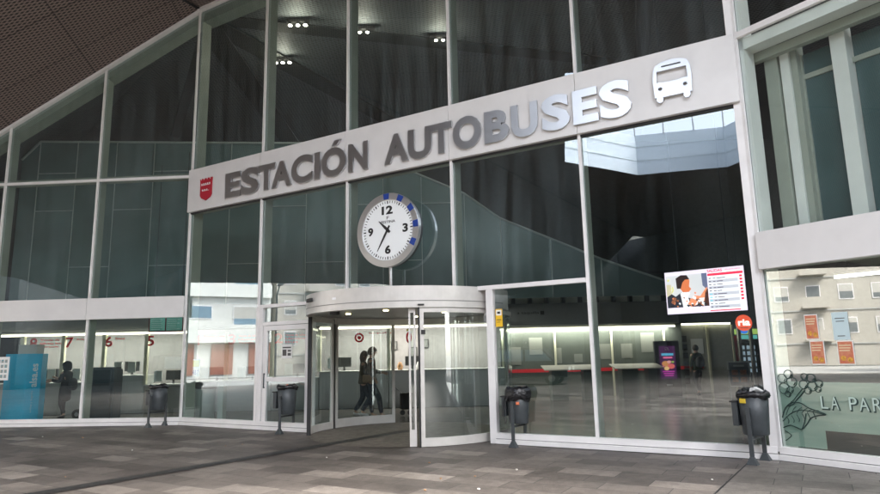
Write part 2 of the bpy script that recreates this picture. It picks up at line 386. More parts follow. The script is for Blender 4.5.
# bands
def band(fr, cuts, z0, z1, name='fascia_band'):
    o = None
    for a, b in zip(cuts[:-1], cuts[1:]):
        o = MB().box(fr, a + .004, b - .004, .02, .13, z0, z1).build(name, panelw, st, .003)
    MB().box(fr, cuts[0], cuts[-1], -.3, .015, z0 + .02, z1 - .02).build('band_backing', fin_m, o)
    return o
band(LF, [0.02, 2.66, 5.32, 7.98, 12], 2.71, 3.26)
band(RF, [.05, 2.68, 5.36, 9], 2.775, 3.345)
sign = band(MF, [-.02, 2.67, 5.35, 8.03, 10.70, PE - .01], 5.48, 6.635, 'sign_band')
rail(MF, 0, PE, 5.44, 5.475, .05, dark)
# lettering, each letter its own piece
L1 = [('E', 231, 244.6), ('S', 244.9, 261.3), ('T', 260.2, 276.6), ('A', 273, 291.8), ('C', 291.3, 311.3), ('I', 312.8, 318.4), ('Ó', 319.4, 343.6), ('N', 345, 364.5)]
import itertools
def s_of(x):   # measured image column -> metres along the facade at letter height
    u0, u1, u2 = 231., 427.6, 629.4; tab = [(231, 1.50), (364.5, 5.78), (382, 6.25), (629.4, 11.62)]
    return None
LET = [('E', 1.50, 2.05), ('S', 2.07, 2.70), ('T', 2.67, 3.24), ('A', 3.13, 3.78), ('C', 3.77, 4.43), ('I', 4.50, 4.66), ('Ó', 4.70, 5.42), ('N', 5.49, 6.03),
       ('A', 6.47, 7.09), ('U', 7.08, 7.66), ('T', 7.64, 8.14), ('O', 8.16, 8.80), ('B', 8.87, 9.39), ('U', 9.44, 9.98), ('S', 10.06, 10.60), ('E', 10.66, 11.12), ('S', 11.15, 11.70)]
for ch, a, b in LET:
    z0, z1 = 5.63, 6.27
    if ch in 'SCO': z0 -= .02; z1 += .02
    if ch == 'U': z0 -= .02
    if ch == 'Ó':
        MB().poly(MF, [(5.02, 6.33), (5.15, 6.33), (5.28, 6.45), (5.10, 6.45)], .16, .205).build('accent', steel, sign); ch = 'O'; z0 -= .02; z1 += .02
    text(ch, MF, a, b, z0, z1, .155, .19, .042).build('letter', steel, sign)
# crest
cr = shape([[(0, 1), (.04, .93), (.14, .93), (.14, 1), (.24, 1), (.24, .93), (.38, .93), (.38, 1), (.5, 1), (.5, .93), (.62, .93), (.62, 1), (.74, 1), (.74, .93), (.86, .93), (.86, 1), (1, 1), (.97, .8), (.97, .25), (.85, .12), (.5, 0), (.15, .12), (.03, .25), (.03, .8)]],
           MF, .50, .97, 5.70, 6.30, .14, .165).build('crest', mat('crest crimson', (.42, .012, .03), .4), sign)
o = MB()
for k in range(5): o.box(MF, .56 + k * .075, .60 + k * .075, .166, .172, 6.13, 6.165)
o.box(MF, .56, .90, .166, .171, 6.11, 6.125)
for k in range(3): o.add([MF.p(.62 + k * .08 + .03 * math.cos(t), .17, 5.985 + .02 * math.sin(t)) for t in [i * math.pi / 4 for i in range(8)]], [tuple(range(8))])
o.box(MF, .60, .86, .166, .171, 5.955, 5.965)
o.build('crest_marking', paper, cr)
# bus pictogram
bus = [[(.02, .22), (.0, .55), (.03, .80), (.10, .92), (.28, .985), (.5, 1.0), (.72, .985), (.9, .92), (.97, .80), (1.0, .55), (.98, .22), (.98, .13), (.93, .13), (.93, .05), (.88, .0), (.80, .0), (.76, .05), (.76, .12), (.24, .12), (.24, .05), (.2, 0), (.12, 0), (.07, .05), (.07, .13), (.02, .13)],
       [(.10, .50), (.12, .77), (.88, .77), (.90, .50), (.62, .47), (.38, .47)],
       [(.25, .85), (.25, .89), (.75, .89), (.75, .85)], circ(.18, .33, .055, 16, .045), circ(.82, .33, .055, 16, .045)]
shape(bus, MF, 12.08, 12.70, 5.70, 6.42, .16, .205).build('bus_symbol', steel, sign)
# glazing
def pane(fr, a0, a1, z0, z1, m=glass, z1b=None, n=0.):
    z1b = z1 if z1b is None else z1b
    return MB().quad([fr.p(a0, n, z0), fr.p(a1, n, z0), fr.p(a1, n, z1b), fr.p(a0, n, z1)]).build('glass_pane', m, st)
for a, b in zip(LS[:-1], LS[1:]):
    pane(LF, a + .02, b - .02, .19, 2.72); pane(LF, a + .02, b - .02, 3.25, 6.47, glassh); pane(LF, a + .02, b - .02, 6.51, ltop(a) - .03, glassh, ltop(b) - .03)
ms = [0.0] + MS + [PE - .05]
for i, (a, b) in enumerate(zip(ms[:-1], ms[1:])):
    pane(MF, a + .02, b - .02, 6.63, ZT, glassh)
    if i in (0, 4): pane(MF, a + .02, b - .02, .19, 5.48)
    else: pane(MF, a + .02, b - .02, 2.86, 5.48, glassh)
pane(MF, 8.88, MS[3] - .02, .19, 2.82)
for a, b in zip([.04] + RS[:-1], RS):
    pane(RF, a + .02, b - .02, .19, 2.79, glassc); pane(RF, a + .02, b - .02, 3.33, 6.58, glassu); pane(RF, a + .02, b - .02, 6.64, ZT, glassu)
# jambs of the entrance
for a, b in ((2.74, 2.84), (4.30, 4.40), (8.72, 8.86)): MB().box(MF, a, b, -.05, .07, 0, 2.80).build('jamb', white, st, .004)
MB().box(MF, 2.60, 2.74, -.03, .05, 0, 2.80).build('jamb', white, st, .004)
pane(MF, 2.84, 4.30, 2.44, 2.79)
rail(MF, 2.84, 4.30, 2.37, 2.45, .05)
sdoor = MB().box(MF, 2.86, 2.98, -.02, .045, .02, 2.36).box(MF, 4.17, 4.29, -.02, .045, .02, 2.36).box(MF, 2.98, 4.17, -.02, .045, .02, .18).box(MF, 2.98, 4.17, -.02, .045, 2.25, 2.36).box(MF, 2.98, 4.17, -.02, .045, 1.08, 1.18).build('door', white, st, .004)
MB().quad([MF.p(2.98, .01, .18), MF.p(4.17, .01, .18), MF.p(4.17, .01, 1.08), MF.p(2.98, .01, 1.08)]).quad([MF.p(2.98, .01, 1.18), MF.p(4.17, .01, 1.18), MF.p(4.17, .01, 2.25), MF.p(2.98, .01, 2.25)]).build('door_glass', glass, sdoor)
MB().tube([MF.p(2.92, .06, .95), MF.p(2.92, .06, 1.25)], .014).box(MF, 2.90, 2.94, .045, .06, .93, .96).box(MF, 2.90, 2.94, .045, .06, 1.24, 1.27).build('handle', dgrey, sdoor)
# soffit of the canopy
HZ = 11.42
foldv = Vector((-4.5, -16)) - P1
def wingz(x, y):  # plane through the left roofline and the fold line
    # distance along LF direction measured from the fold line
    v = Vector((x, y)) - P1
    fd = Vector((2.1, -32)).normalized(); ld = LF.d
    det = ld.x * fd.y - ld.y * fd.x
    a = (v.x * fd.y - v.y * fd.x) / det
    return 11.42 - .60 * a
hole = [(-10.39, -.11), (-13.39, -2.63), (-13.53, -8.04), (-10.27, -11.43), (-3.6, -6.2), (-1.59, -.51), (-3.72, 2.09), (-5.22, 4.22)]
E0 = [(-6.635, 16.262)]
# fold line from P1 to (-4.5,-16): the flat part has the skylight well cut out of it
fold_x = lambda y: P1.x + (16.262 - y) / 32.262 * 2.135
HOLE = [(-4.9, 4.6), (-5.3, -10.6), (3.0, -9.4), (1.6, 1.0), (-2.2, 3.6)]
def flat(poly, z, holes=None):
    c = bpy.data.curves.new('s', 'CURVE'); c.dimensions = '2D'; c.fill_mode = 'BOTH'
    for pl in [poly] + (holes or []):
        sp = c.splines.new('POLY'); sp.points.add(len(pl) - 1); sp.use_cyclic_u = True
        for i, (x, y) in enumerate(pl): sp.points[i].co = (x, y, 0, 1)
    vs, fs = curve_mesh(c)
    return [(v.x, v.y, z) for v in vs], fs
hole = [(-10.39, -.11), (-13.39, -2.63), (-13.53, -8.04), (-10.27, -11.43), (-9.22, -11.16), (-4.2, -7.2), (-1.59, -.51), (-3.72, 2.09), (-5.22, 4.22)]
FE = (-27.5, -22)   # far end of the fold
added_hole = [(1.8, .4), (7.5, .6), (15.5, -8), (17, -21), (-7.5, -21), (-5.2, -12.6), (-2.2, -7)]  # added opening out of view, lets more daylight in under the canopy
vs, fs = flat([(P1.x, P1.y), (P2.x, P2.y), (18, -24), (-27.5, -24), FE], HZ, [hole, added_hole])
MB().add(vs, fs).build('canopy_soffit', soff, st)
def wz(x, y):
    v = Vector((x, y)) - P1; fd = (Vector(FE) - P1).normalized(); ld = LF.d
    a = (v.x * fd.y - v.y * fd.x) / (ld.x * fd.y - ld.y * fd.x)
    return HZ - .60 * a
wl = [(P1.x, P1.y), (PL.x + 1.0, LF.p(10.97, 0, 0).y), (-23, 4), (-36, -22), FE]
MB().quad([(x, y, wz(x, y)) for x, y in wl]).build('canopy_soffit', soff, st)
# dark open joint on the fold
f0 = Vector((P1.x, P1.y)); f1 = Vector(FE); t = (f1 - f0).normalized(); q = Vector((-t.y, t.x)) * .07
MB().quad([(*(f0 + q), HZ - .03), (*(f0 - q), HZ - .03), (*(f1 - q), HZ - .03), (*(f1 + q), HZ - .03)]).build('soffit_joint', blk, st)
# skylight well, then the surround of the added daylight opening
wellm = mat('pale blue grey well cladding', (.66, .72, .78), .5, noise=.06, nscale=.8)
wl_ = MB(); nh = len(hole)
for i in range(nh):
    a, b = hole[i], hole[(i + 1) % nh]
    wl_.quad([(*a, HZ), (*b, HZ), (*b, HZ + 2.3), (*a, HZ + 2.3)])
wo_ = wl_.build('skylight_well', wellm, st)
w2_ = MB()
for i in range(len(added_hole)):
    a, b = added_hole[i], added_hole[(i + 1) % len(added_hole)]
    w2_.quad([(*a, HZ), (*b, HZ), (*b, HZ + .8), (*a, HZ + .8)])
w2_.build('skylight_well', wellm, st)  # surround of the added, unseen opening
tr_ = MB(); tr2 = MB()
for i in range(nh):
    a, b = Vector(hole[i]), Vector(hole[(i + 1) % nh]); ctr = Vector((-7, -3.5)); off = (ctr - (a + b) / 2).normalized() * .02
    for z in (HZ + .8, HZ + 1.6): tr_.tube([(*(a + off), z), (*(b + off), z)], .012, 4)
    L = (b - a).length; n = max(1, int(L / 1.5))
    for k in range(n): p = a.lerp(b, k / n); tr2.tube([(*p, HZ + 2.3), (*p, HZ + 3.4)], .05, 6)
    tr2.tube([(*a, HZ + 3.4), (*b, HZ + 3.4)], .06, 6)
tr_.build('cladding_joint', joint, wo_); tr2.build('railing', steel_r, wo_)
# canopy top (keeps the sky out)
roofm = mat('roof membrane', (.3, .3, .3), .8)
vs, fs = flat([(-19.5, 28.4), (-19.5, 17.5), (P1.x, P1.y), FE, (-27.5, -24), (34, -24), (34, 28)], HZ + .6, [hole, added_hole])
MB().add(vs, fs).build('roof', roofm, st)
# interior ceiling
MB().quad([(P1.x, P1.y, 11.34), (P2.x, P2.y, 11.34), (PR.x, PR.y, 11.34), (34, 28.3, 11.34), (-17.6, 28.3, 11.34)]).build('hall_ceiling', soffi, st)
MB().quad([(P1.x, P1.y, 11.34), (PL.x, PL.y, 4.12), (PL.x, 28.3, 10.5), (-17.6, 28.3, 11.34)]).build('hall_ceiling', soffi, st)
def cbeam(a, b, w, z=11.27, name='ceiling_beam'):
    a = Vector(a); b = Vector(b); t = (b - a).normalized(); q = Vector((-t.y, t.x)) * w / 2
    return MB().prism([a + q, b + q, b - q, a - q], z, z + .05).build(name, beam_m, st)
cbeam((-6.4, 16.6), (6, 19.8), .55); cbeam((-6.6, 16.7), (-1.0, 26.5), .75, 11.26); cbeam((-6.7, 16.9), (-11.5, 26), .35, 11.24); cbeam((-6.7, 16.9), (-6.7, 27.5), .8, 11.25)
cbeam((4.6, 11.5), (9, 27), .45, 11.25)
# rear and side walls
rear = mat('dark rear wall', (.05, .06, .058), .6, noise=.2)
MB().box(WF, -20, 34, -28.4, -28.2, 0, 11.9).build('rear_wall', rear, st)
MB().box(WF, PL.x - .2, PL.x, -28, -17.2, 0, 12).build('side_wall', rear, st)
MB().box(WF, 34, 34.2, -28, 10, 0, 11.9).build('side_wall', rear, st)
# cafe partition
CF = Fr((5.02, 9.62), (7.7, 14.4), (14.4, -7.7))
MB().box(CF, .35, 17, -.06, .06, 0, 11.3).build('partition_wall', mat('dark green partition', (.06, .085, .08), .45, noise=.2), st)

# ---- teal panelled wall behind the left wing (upper hall)
tw = thing('panelled_wall', 'tall dark teal panelled inner wall with thin pale joints behind the upper glass', 'wall', (-6, 20.6, 0))
TF = Fr((0, 20.6), (1, 0), (0, -1))
k_ = 20.6 / 20
top = [(-14.3, 8.5), (-13.7, 9.15), (-3.2, 8.85), (.85, 7.0), (2.05, 6.1), (5.35, 4.65), (7.9, 3.7), (7.9, 3.40), (-14.3, 3.40)]
MB().poly(TF, top, 0, .06).build('panel', teal, tw)
jt = MB()
def jbar(a0, z0, a1, z1, w=.018): jt.tube([TF.p(a0, .07, z0), TF.p(a1, .07, z1)], w, 4)
for x, z in ((-13.7, 9.15), (-12.4, 9.1), (-11.05, 9.05), (-9.75, 9.0), (-8.45, 8.97), (-7.1, 8.95), (-5.8, 8.92), (-4.5, 8.9), (-3.2, 8.85), (-1.9, 8.2), (-.6, 7.6), (.85, 7.0), (2.05, 6.1), (3.7, 5.4), (5.35, 4.65)): jbar(x, 3.4, x, z, .026 if x > 2 else .018)
for i, x in enumerate((-13.7, -12.4, -11.05, -9.75, -8.45, -7.1, -5.8, -4.5, -3.2, -1.9, -.6)):
    w = 1.32
    if i % 2 == 0: jbar(x, 6.68, x + w, 6.68); 
    if i % 2 == 1: jbar(x, 4.74, x + w, 4.74)
    if i % 3 == 0: jbar(x, 8.0, x + w, 8.0)
for p, q in zip(top[:6], top[1:7]): jbar(*p, *q, .045)
jt.build('joint', joint, tw)
# bulkhead above the strip light
bk = thing('bulkhead', 'grey bulkhead above the ticket windows with small dark direction text at its right end', 'wall', (0, 20.4, 0))
MB().box(TF, -14.5, 2.0, -.2, .25, 2.62, 3.39).build('fascia', mat('grey bulkhead panel', (.17, .18, .175), .5, noise=.08), bk)
B2 = Fr((0, 23), (1, 0), (0, -1))
f2 = MB().box(B2, 2.0, 8.6, -.2, .25, 2.58, 3.38).build('fascia', mat('grey bulkhead panel', (.17, .18, .175), .5), bk)
text('a taquilla', B2, 2.75, 3.55, 2.98, 3.10, .252, .256, .01).build('text', blk, f2)
MB().box(B2, 3.6, 3.74, .252, .256, 2.97, 3.11).build('pictogram', blk, f2)
# mezzanine posts above; the pale panels paint reflections in the glazing
mz = thing('mezzanine_screen', 'row of dark posts with pale panels painted in for reflections above the grey bulkhead', 'screen', (5, 23.2, 3.38))
o = MB()
for k in range(11): o.box(B2, 2.0 + k * .62, 2.10 + k * .62, -.1, .0, 3.38, 4.45)
o.box(B2, 2.0, 8.6, -.1, .0, 4.42, 4.52); o.build('post', beam_m, mz)
o = MB()
for k, h in enumerate((.55, .9, .35, .8, .6, .3, .7, .5, .9, .4)): o.box(B2, 2.14 + k * .62, 2.58 + k * .62, -.2, -.15, 3.42, 3.5 + h)
o.build('panel', mat('pale reflection panel', (.6, .62, .55), .6, noise=.3, nscale=2), mz)

# ------------------------------------------------------------------ ticket counters (frontal row, y = 20)
C0 = Fr((0, 20), (1, 0), (0, -1))
bw = MB().box(Fr((0, 21.6), (1, 0), (0, -1)), -14.5, 2.0, -.1, 0, 0, 2.62).build('counter_back_wall', wallp); tag(bw, 'pale greenish wall running behind the row of numbered ticket windows', 'wall')
def counter(x0, x1, num, numx, lines, label, top=1.0, deskm=counterw, papers=1, textw=.5):
    t = thing('ticket_counter', label, 'ticket counter', ((x0 + x1) / 2, 20, 0), 'numbered ticket counters inside the hall')
    MB().box(C0, x0 + .01, x1 - .01, -.7, 0, 0.1, top - .04).box(C0, x0 + .01, x1 - .01, -.68, -.04, 0.01, .1).build('desk', deskm, t, .004)
    MB().box(C0, x0, x1, -.75, .08, top - .038, top).build('desk_top', mat('pale desk top', (.5, .5, .48), .4), t, .004)
    g_ = MB().quad([C0.p(x0 + .05, -.04, top), C0.p(x1 - .05, -.04, top), C0.p(x1 - .05, -.04, 2.42), C0.p(x0 + .05, -.04, 2.42)]).build('glass_screen', glassi, t)
    MB().box(C0, x0 - .05, x0 + .05, -.12, .0, top, 2.47).build('pilaster', pil, t)
    if num: text(num, C0, numx - .13, numx + .11, 2.08, 2.40, -.03, -.02, .02).build('number', redtxt, g_)
    if lines:
        o = MB(); 
        for k, (w, ln) in enumerate(lines): text(ln, C0, numx + .2, numx + .2 + w, 2.30 - k * .11, 2.37 - k * .11, -.03, -.024, .015, o)
        o.build('text', redtxt, g_)
    for k in range(papers):
        px = x0 + .25 + k * .42 + random.uniform(0, .2)
        MB().box(C0, px, px + .24, -.07, -.045, top + .08, top + .42).build('notice', paper, t)
    MB().box(C0, x0 + .5, x0 + .95, -.5, -.42, top + .12, top + .42).box(C0, x0 + .7, x0 + .76, -.48, -.44, top, top + .12).build('monitor', blk, t)
    return t
cl = lambda s: s + ' in the row of ticket windows'
counter(-14.6, -13.35, None, -14.1, [], 'ticket window at the far left edge, mostly behind the blue pillar', 1.0)
counter(-13.35, -12.05, '8', -13.0, [(.62, 'Venta de'), (.7, 'billetes bus'), (.6, 'anticipada')], 'ticket window with three lines of red text above the blue pillar', 1.0, papers=2)
counter(-12.05, -10.75, '7', -11.9 + .05, [(.25, 'Avila')], 'ticket window with a red number 7 above the woman in black', 1.0)
counter(-10.75, -9.40, '6', -10.6, [(.3, 'bus')], 'ticket window with a red number 6 above the dark cabinet', 1.18, papers=2)
counter(-9.40, -8.0, '5', -9.27, [], 'ticket window with a red number 5 left of the green display', .88, mat('tan grey desk front', (.22, .21, .185), .5))
counter(-8.0, -6.85, '4', -7.79, [(.9, 'Billetes y reservas')], 'ticket window with a red number 4 behind the round indoor bin', .95)
counter(-6.85, -5.4, '3', -6.68, [(.75, 'Venta de billetes'), (.7, 'Informacion'), (.5, 'Taquilla')], 'ticket window with a red number 3 and stacked red text', .95)
counter(-5.4, -3.9, '2', -5.18, [(.75, 'Venta de billetes'), (.7, 'Informacion'), (.4, 'Bus')], 'ticket window with a red number 2 behind the white side door', 1.0)
t = counter(-3.9, -1.7, None, -2.54, [(.75, 'taquilla')], 'ticket window with a round red emblem behind the two walkers', 1.17, papers=1)
shape([circ(0, 0, 1), circ(0, 0, .62)], C0, -2.78, -2.48, 2.05, 2.35, .0, .01).build('emblem', redtxt, t)
shape([circ(0, 0, 1, 12)], C0, -2.69, -2.57, 2.14, 2.26, .0, .012).build('emblem', redtxt, t)
t = counter(-1.7, 2.0, None, 0, [], 'long white counter seen through the open doorway', 1.17, papers=0)
text('0', C0, -1.14, -.96, 2.0, 2.35, .0, .01, .03).build('number', red, t)
MB().box(C0, -1.12, -.98, .0, .01, 2.38, 2.44).build('tag', mat('yellow tag', (.6, .5, .05), .5), t)
BW = Fr((0, 21.58), (1, 0), (0, -1))
for k, (x, z, w, h) in enumerate(((-1.75, 1.8, .22, .3), (-1.15, 1.55, .3, .34), (-.7, 1.85, .24, .3))):
    pf = thing('framed_picture', ('small framed picture on the wall left of the red zero', 'dark framed picture under the red zero on the rear wall', 'small framed picture on the wall right of the red zero')[k], 'picture', (x, 21.55, z), 'framed pictures behind the counter')
    MB().box(BW, x, x + w, 0.002, .03, z, z + h).build('frame', blk, pf); MB().box(BW, x + .03, x + w - .03, .031, .035, z + .03, z + h - .03).build('print', mat('grey print', (.16, .16, .15), .5, noise=.5, nscale=20), pf)
for x, m_, lb in ((-1.35, (.4, .22, .1), 'small brown pot on the white counter'), (-.75, (.6, .6, .58), 'small white jug on the counter beside the doorway')):
    o = MB().lathe((x, 20.2, 1.17), [(.0, 0), (.07, .0), (.1, .1), (.06, .2), (.045, .24)], 14).build('pot', mat(lb, m_, .5)); tag(o, lb, 'pot')
# strips
def strip(x0, x1, y, z, label, pw=4.5):
    t = thing('strip_light', label, 'light', ((x0 + x1) / 2, y, z), 'warm strip lights above the counters')
    f = Fr((0, y), (1, 0), (0, -1))
    MB().box(f, x0, x1, -.1, .0, z + .025, z + .075).build('housing', white, t)
    MB().box(f, x0, x1, -.07, .02, z - .03, z + .024).build('diffuser', warm_strip, t)
    L = bpy.data.lights.new('strip_glow', 'AREA'); L.shape = 'RECTANGLE'; L.size = x1 - x0; L.size_y = .12; L.energy = pw * (x1 - x0); L.color = (1, .93, .86)
    lo = bpy.data.objects.new('strip_glow', L); COL.objects.link(lo); lo.parent = t; lo.location = (0, .25, -.05); lo.rotation_euler = (R(25), 0, 0)
strip(-14.3, -8.02, 20.05, 2.49, 'long warm strip light above ticket windows 5 to 7')
strip(-3.9, 1.9, 20.05, 2.52, 'warm strip light seen through the round entrance')
strip(2.05, 8.5, 22.9, 2.47, 'warm strip light under the grey bulkhead at the right of the hall', 2.6)

# right hall back wall
gw = thing('screen_wall', 'green glazed rear wall with a thin red stripe behind the high tables', 'wall', (5, 23.4, 0))
G2 = Fr((0, 23.4), (1, 0), (0, -1))
MB().box(G2, 2.0, 8.9, -.1, 0, 0, 2.56).build('panel', mat('deep green glass wall', (.12, .135, .115), .25, noise=.3, nscale=.8), gw)
MB().box(G2, 2.3, 8.9, .012, .02, .90, 1.02).build('stripe', red, gw)
o = MB()
for x in (2.2, 4.15, 6.25, 8.2): o.box(G2, x, x + .07, .0, .04, 0, 2.56)
o.build('post', pil, gw)
for k in range(7): a_ = 2.4 + k * .82 + random.random() * .2; zb = 1.15 + random.random() * .4; MB().box(G2, a_, a_ + .25 + random.random() * .25, .005, .009, zb, zb + .3 + random.random() * .5).build('notice', mat('faded notice', (.2, .21, .18), .5), gw)
def htable(x0, x1, y, label):
    t = thing('high_table', label, 'table', ((x0 + x1) / 2, y, 0), 'high writing tables in the hall')
    f = Fr((0, y), (1, 0), (0, -1))
    b_ = MB().poly(Fr((0, 0), (0, 1), (1, 0)), [(y - .35, 1.0), (y + .5, 1.14), (y + .5, 1.17), (y - .35, 1.03)], x0, x1).build('table_top', mat('pale wood top', (.42, .4, .34), .5), t)
    MB().box(f, x0 + .25, x0 + .8, -.35, .2, 0, 1.0).build('pedestal', mat('dark green pedestal', (.05, .08, .06), .5), t)
    MB().box(f, x1 - .5, x1 - .2, -.3, .15, 0, 1.0).build('pedestal', mat('dark green pedestal', (.05, .08, .06), .5), t)
htable(3.45, 5.3, 21.8, 'pale topped high table behind the fourth bay, nearer the entrance')
htable(5.85, 7.5, 21.8, 'pale topped high table just left of the lit advertising totem')
# totem
t = thing('advert_totem', 'black advertising totem with a lit pink and orange screen', 'totem', (7.9, 22.3, 0))
T = Fr((7.9, 22.3), (1, -.12), (-.12, -1))
MB().box(T, -.42, .42, -.1, .1, 0, 1.93).build('body', blk, t, .02)
def emt(n_, c_, k_=1.): return mat(n_, tuple(v * .5 for v in c_), .5, emit=c_, es=k_ * .3)
scr_o = MB().box(T, -.27, .27, .105, .11, .62, 1.75).build('screen', emt('totem violet', (.09, .02, .10), .6), t)
def tp(n_, pts, m_, k_): MB().poly(T, pts, k_, k_ + .002).build(n_, m_, scr_o)
tp('screen_title', [(-.2, 1.42), (.2, 1.42), (.2, 1.50), (-.2, 1.50)], emt('totem cyan', (.10, .40, .60)), .112)
tp('screen_title', [(-.15, 1.32), (.16, 1.32), (.16, 1.38), (-.15, 1.38)], emt('totem pink', (.75, .15, .30)), .112)
for k_, (x_, z_, r_, c_) in enumerate(((-.08, 1.14, .13, (.55, .22, .08)), (.10, 1.05, .12, (.65, .12, .12)), (-.06, .98, .09, (.75, .45, .2)), (.04, 1.20, .07, (.7, .3, .3)), (.16, 1.2, .05, (.25, .35, .08)), (-.18, 1.03, .05, (.6, .1, .25)))):
    tp('screen_picture', circ(x_, z_, r_, 14, r_ * .75), emt('totem blob %d' % k_, c_), .1145 + k_ * .0022)
for k_ in range(3): tp('screen_text', [(-.2 + .03 * k_, .86 - k_ * .07), (.2 - .02 * k_, .86 - k_ * .07), (.2 - .02 * k_, .89 - k_ * .07), (-.2 + .03 * k_, .89 - k_ * .07)], emt('totem magenta', (.6, .06, .4)), .112)
text('a', T, -.08, .08, 1.6, 1.7, .112, .114).build('screen_emblem', mat('pale emblem', (.5, .5, .5), .5), t)
MB().box(T, -.1, .1, .105, .112, .38, .44).build('badge', paper, t)
# wall, door and notice panels behind the walking person
t = thing('notice_doorway', 'pale double doorway with framed notices behind the person in green', 'doorway', (9.4, 23.6, 0))
N2 = Fr((0, 23.6), (1, 0), (0, -1))
MB().box(N2, 8.7, 10.9, -.1, 0, 0, 2.5).build('panel', mat('beige door leaf', (.34, .34, .3), .55, noise=.1), t)
MB().box(N2, 8.7, 8.78, 0, .05, 0, 2.5).box(N2, 9.9, 9.98, 0, .05, 0, 2.5).box(N2, 10.84, 10.9, 0, .05, 0, 2.5).build('frame', pil, t)
o = MB()
for k in range(6): o.box(N2, 8.9 + (k % 2) * .02, 9.15, .01, .02, .35 + k * .31, .57 + k * .31)
o.build('notice', mat('dark notice', (.08, .07, .06), .5, noise=.5, nscale=30), t)
MB().box(N2, 9.3, 9.75, .01, .02, 1.45, 2.0).build('notice', paper, t)
MB().box(N2, 8.8, 9.7, .021, .025, .93, 1.02).build('stripe', red, t)
t = thing('strip_light', 'short warm strip light over the pale doorway', 'light', (9.8, 23.5, 2.6), 'warm strip lights above the counters')
MB().box(N2, 9.0, 10.8, .0, .1, 2.52, 2.58).build('diffuser', warm_strip, t)
# red banner, vending machines, ria disc
t = thing('roller_banner', 'red and white upright banner beside the vending machine', 'banner', (11.55, 24.5, 0))
N3 = Fr((0, 24.5), (1, 0), (0, -1))
MB().box(N3, 10.85, 11.45, -.02, .02, .85, 1.95 + .15).build('panel', red, t); MB().box(N3, 10.98, 11.3, .021, .025, 1.2, 1.75).build('print', paper, t)
MB().box(N3, 10.85, 11.45, -.1, .1, 0, .03).box(N3, 11.13, 11.17, -.015, .015, .03, .85).build('foot', dgrey, t)
for x0, lb in ((11.5, 'dark vending machine with rows of pale goods beside the red banner'),):
    t = thing('vending_machine', lb, 'vending machine', (x0 + .4, 24.6, 0))
    MB().box(N3, x0, x0 + .8, -.7, .0, 0, 1.95).build('body', blk, t, .01)
    o = MB()
    for r_ in range(5):
        for c_ in range(3): o.box(N3, x0 + .1 + c_ * .2, x0 + .22 + c_ * .2, .004, .01, .7 + r_ * .22, .84 + r_ * .22)
    o.build('goods', mat('lit goods', (.3, .4, .5), .5, emit=(.4, .5, .6), es=.18, noise=.6, nscale=9), t)
    MB().box(N3, x0 + .1, x0 + .75, .004, .012, 1.97, 2.12).build('sign', mat('cyan sign', (.05, .5, .6), .5, emit=(.1, .35, .35), es=.3), t)
t = thing('hanging_sign', 'small lit yellow and blue sign above the vending machine', 'sign', (11.9, 24.3, 2.2))
N4 = Fr((0, 24.3), (1, 0), (0, -1))
MB().box(N4, 11.3, 12.3, -.03, .03, 2.15, 2.35).build('panel', mat('green yellow sign', (.3, .5, .05), .5, emit=(.35, .5, .12), es=.3), t)
shape([circ(0, 0, 1)], N4, 11.5, 11.8, 2.17, 2.33, .031, .035).build('emblem', mat('blue sign', (.02, .1, .6), .5, emit=(.02, .15, .6), es=.4), t)
MB().box(N4, 11.3, 12.3, -.02, .02, 2.35, 2.38).tube([(11.4, 24.3, 2.38), (11.4, 24.3, 4)], .01, 4).tube([(12.2, 24.3, 2.38), (12.2, 24.3, 4)], .01, 4).build('hanger', dgrey, t)
t = thing('round_sign', 'round orange red sign with white lettering hanging behind the fifth bay', 'sign', (8.66, 18, 2.33))
N5 = Fr((0, 18), (1, 0), (0, -1))
shape([circ(0, 0, 1, 40)], N5, 8.42, 8.88, 2.10, 2.56, .0, .04).build('disc', mat('glowing orange red vinyl', (.55, .07, .03), .4, emit=(.6, .08, .04), es=.5), t)  # emission added to brighten the disc behind the glass
text('ria', N5, 8.48, 8.82, 2.25, 2.43, .042, .05, .02).build('text', mat('glowing white text', (.8, .8, .8), .5, emit=(1, .95, .9), es=.7), t)  # emission added so the lettering stays bright
MB().tube([(8.65, 18.02, 2.55), (8.65, 18.02, 11.2)], .008, 5).build('hanger', dgrey, t)
MB().box(N5, 8.53, 8.77, .041, .046, 2.18, 2.195).build('underline', paper, t)
# grey gantry posts under the disc
t = thing('steel_posts', 'pair of slim grey posts under the round red sign', 'posts', (10.0, 20.5, 0))
N6 = Fr((0, 20.5), (1, 0), (0, -1))
for x in (9.62, 10.0): MB().box(N6, x, x + .09, -.05, .05, 0, 2.5).build('post', steel_r, t)
# easel poster behind the rightmost bin
t = thing('menu_board', 'grey framed menu board with four small orange pictures behind the nearest bin', 'board', (7.3, 15.4, 0))
N7 = Fr((7.27, 15.6), (.95, -.3), (-.3, -.95))
kx = 15.6 / 20
MB().box(N7, -.23, .23, -.03, .0, .75 - .04, 1.28).build('backing', mat('dark menu', (.06, .06, .07), .5), t)
MB().box(N7, -.25, -.22, -.03, .02, .0, 1.30).box(N7, .22, .25, -.03, .02, .0, 1.30).box(N7, -.22, .22, -.03, .02, 1.27, 1.30).box(N7, -.22, .22, -.03, .02, .68, .71).build('frame', steel_r, t)
o = MB()
for k in range(4): o.box(N7, -.17 + (k % 2) * .19, -.03 + (k % 2) * .19, .001, .006, .8 + (k // 2) * .17, .92 + (k // 2) * .17)
o.build('picture', mat('orange food picture', (.4, .12, .05), .5, noise=.6, nscale=30), t)
MB().box(N7, -.12, .12, .001, .006, 1.17, 1.21).build('heading', mat('faded heading', (.3, .3, .3), .5), t)

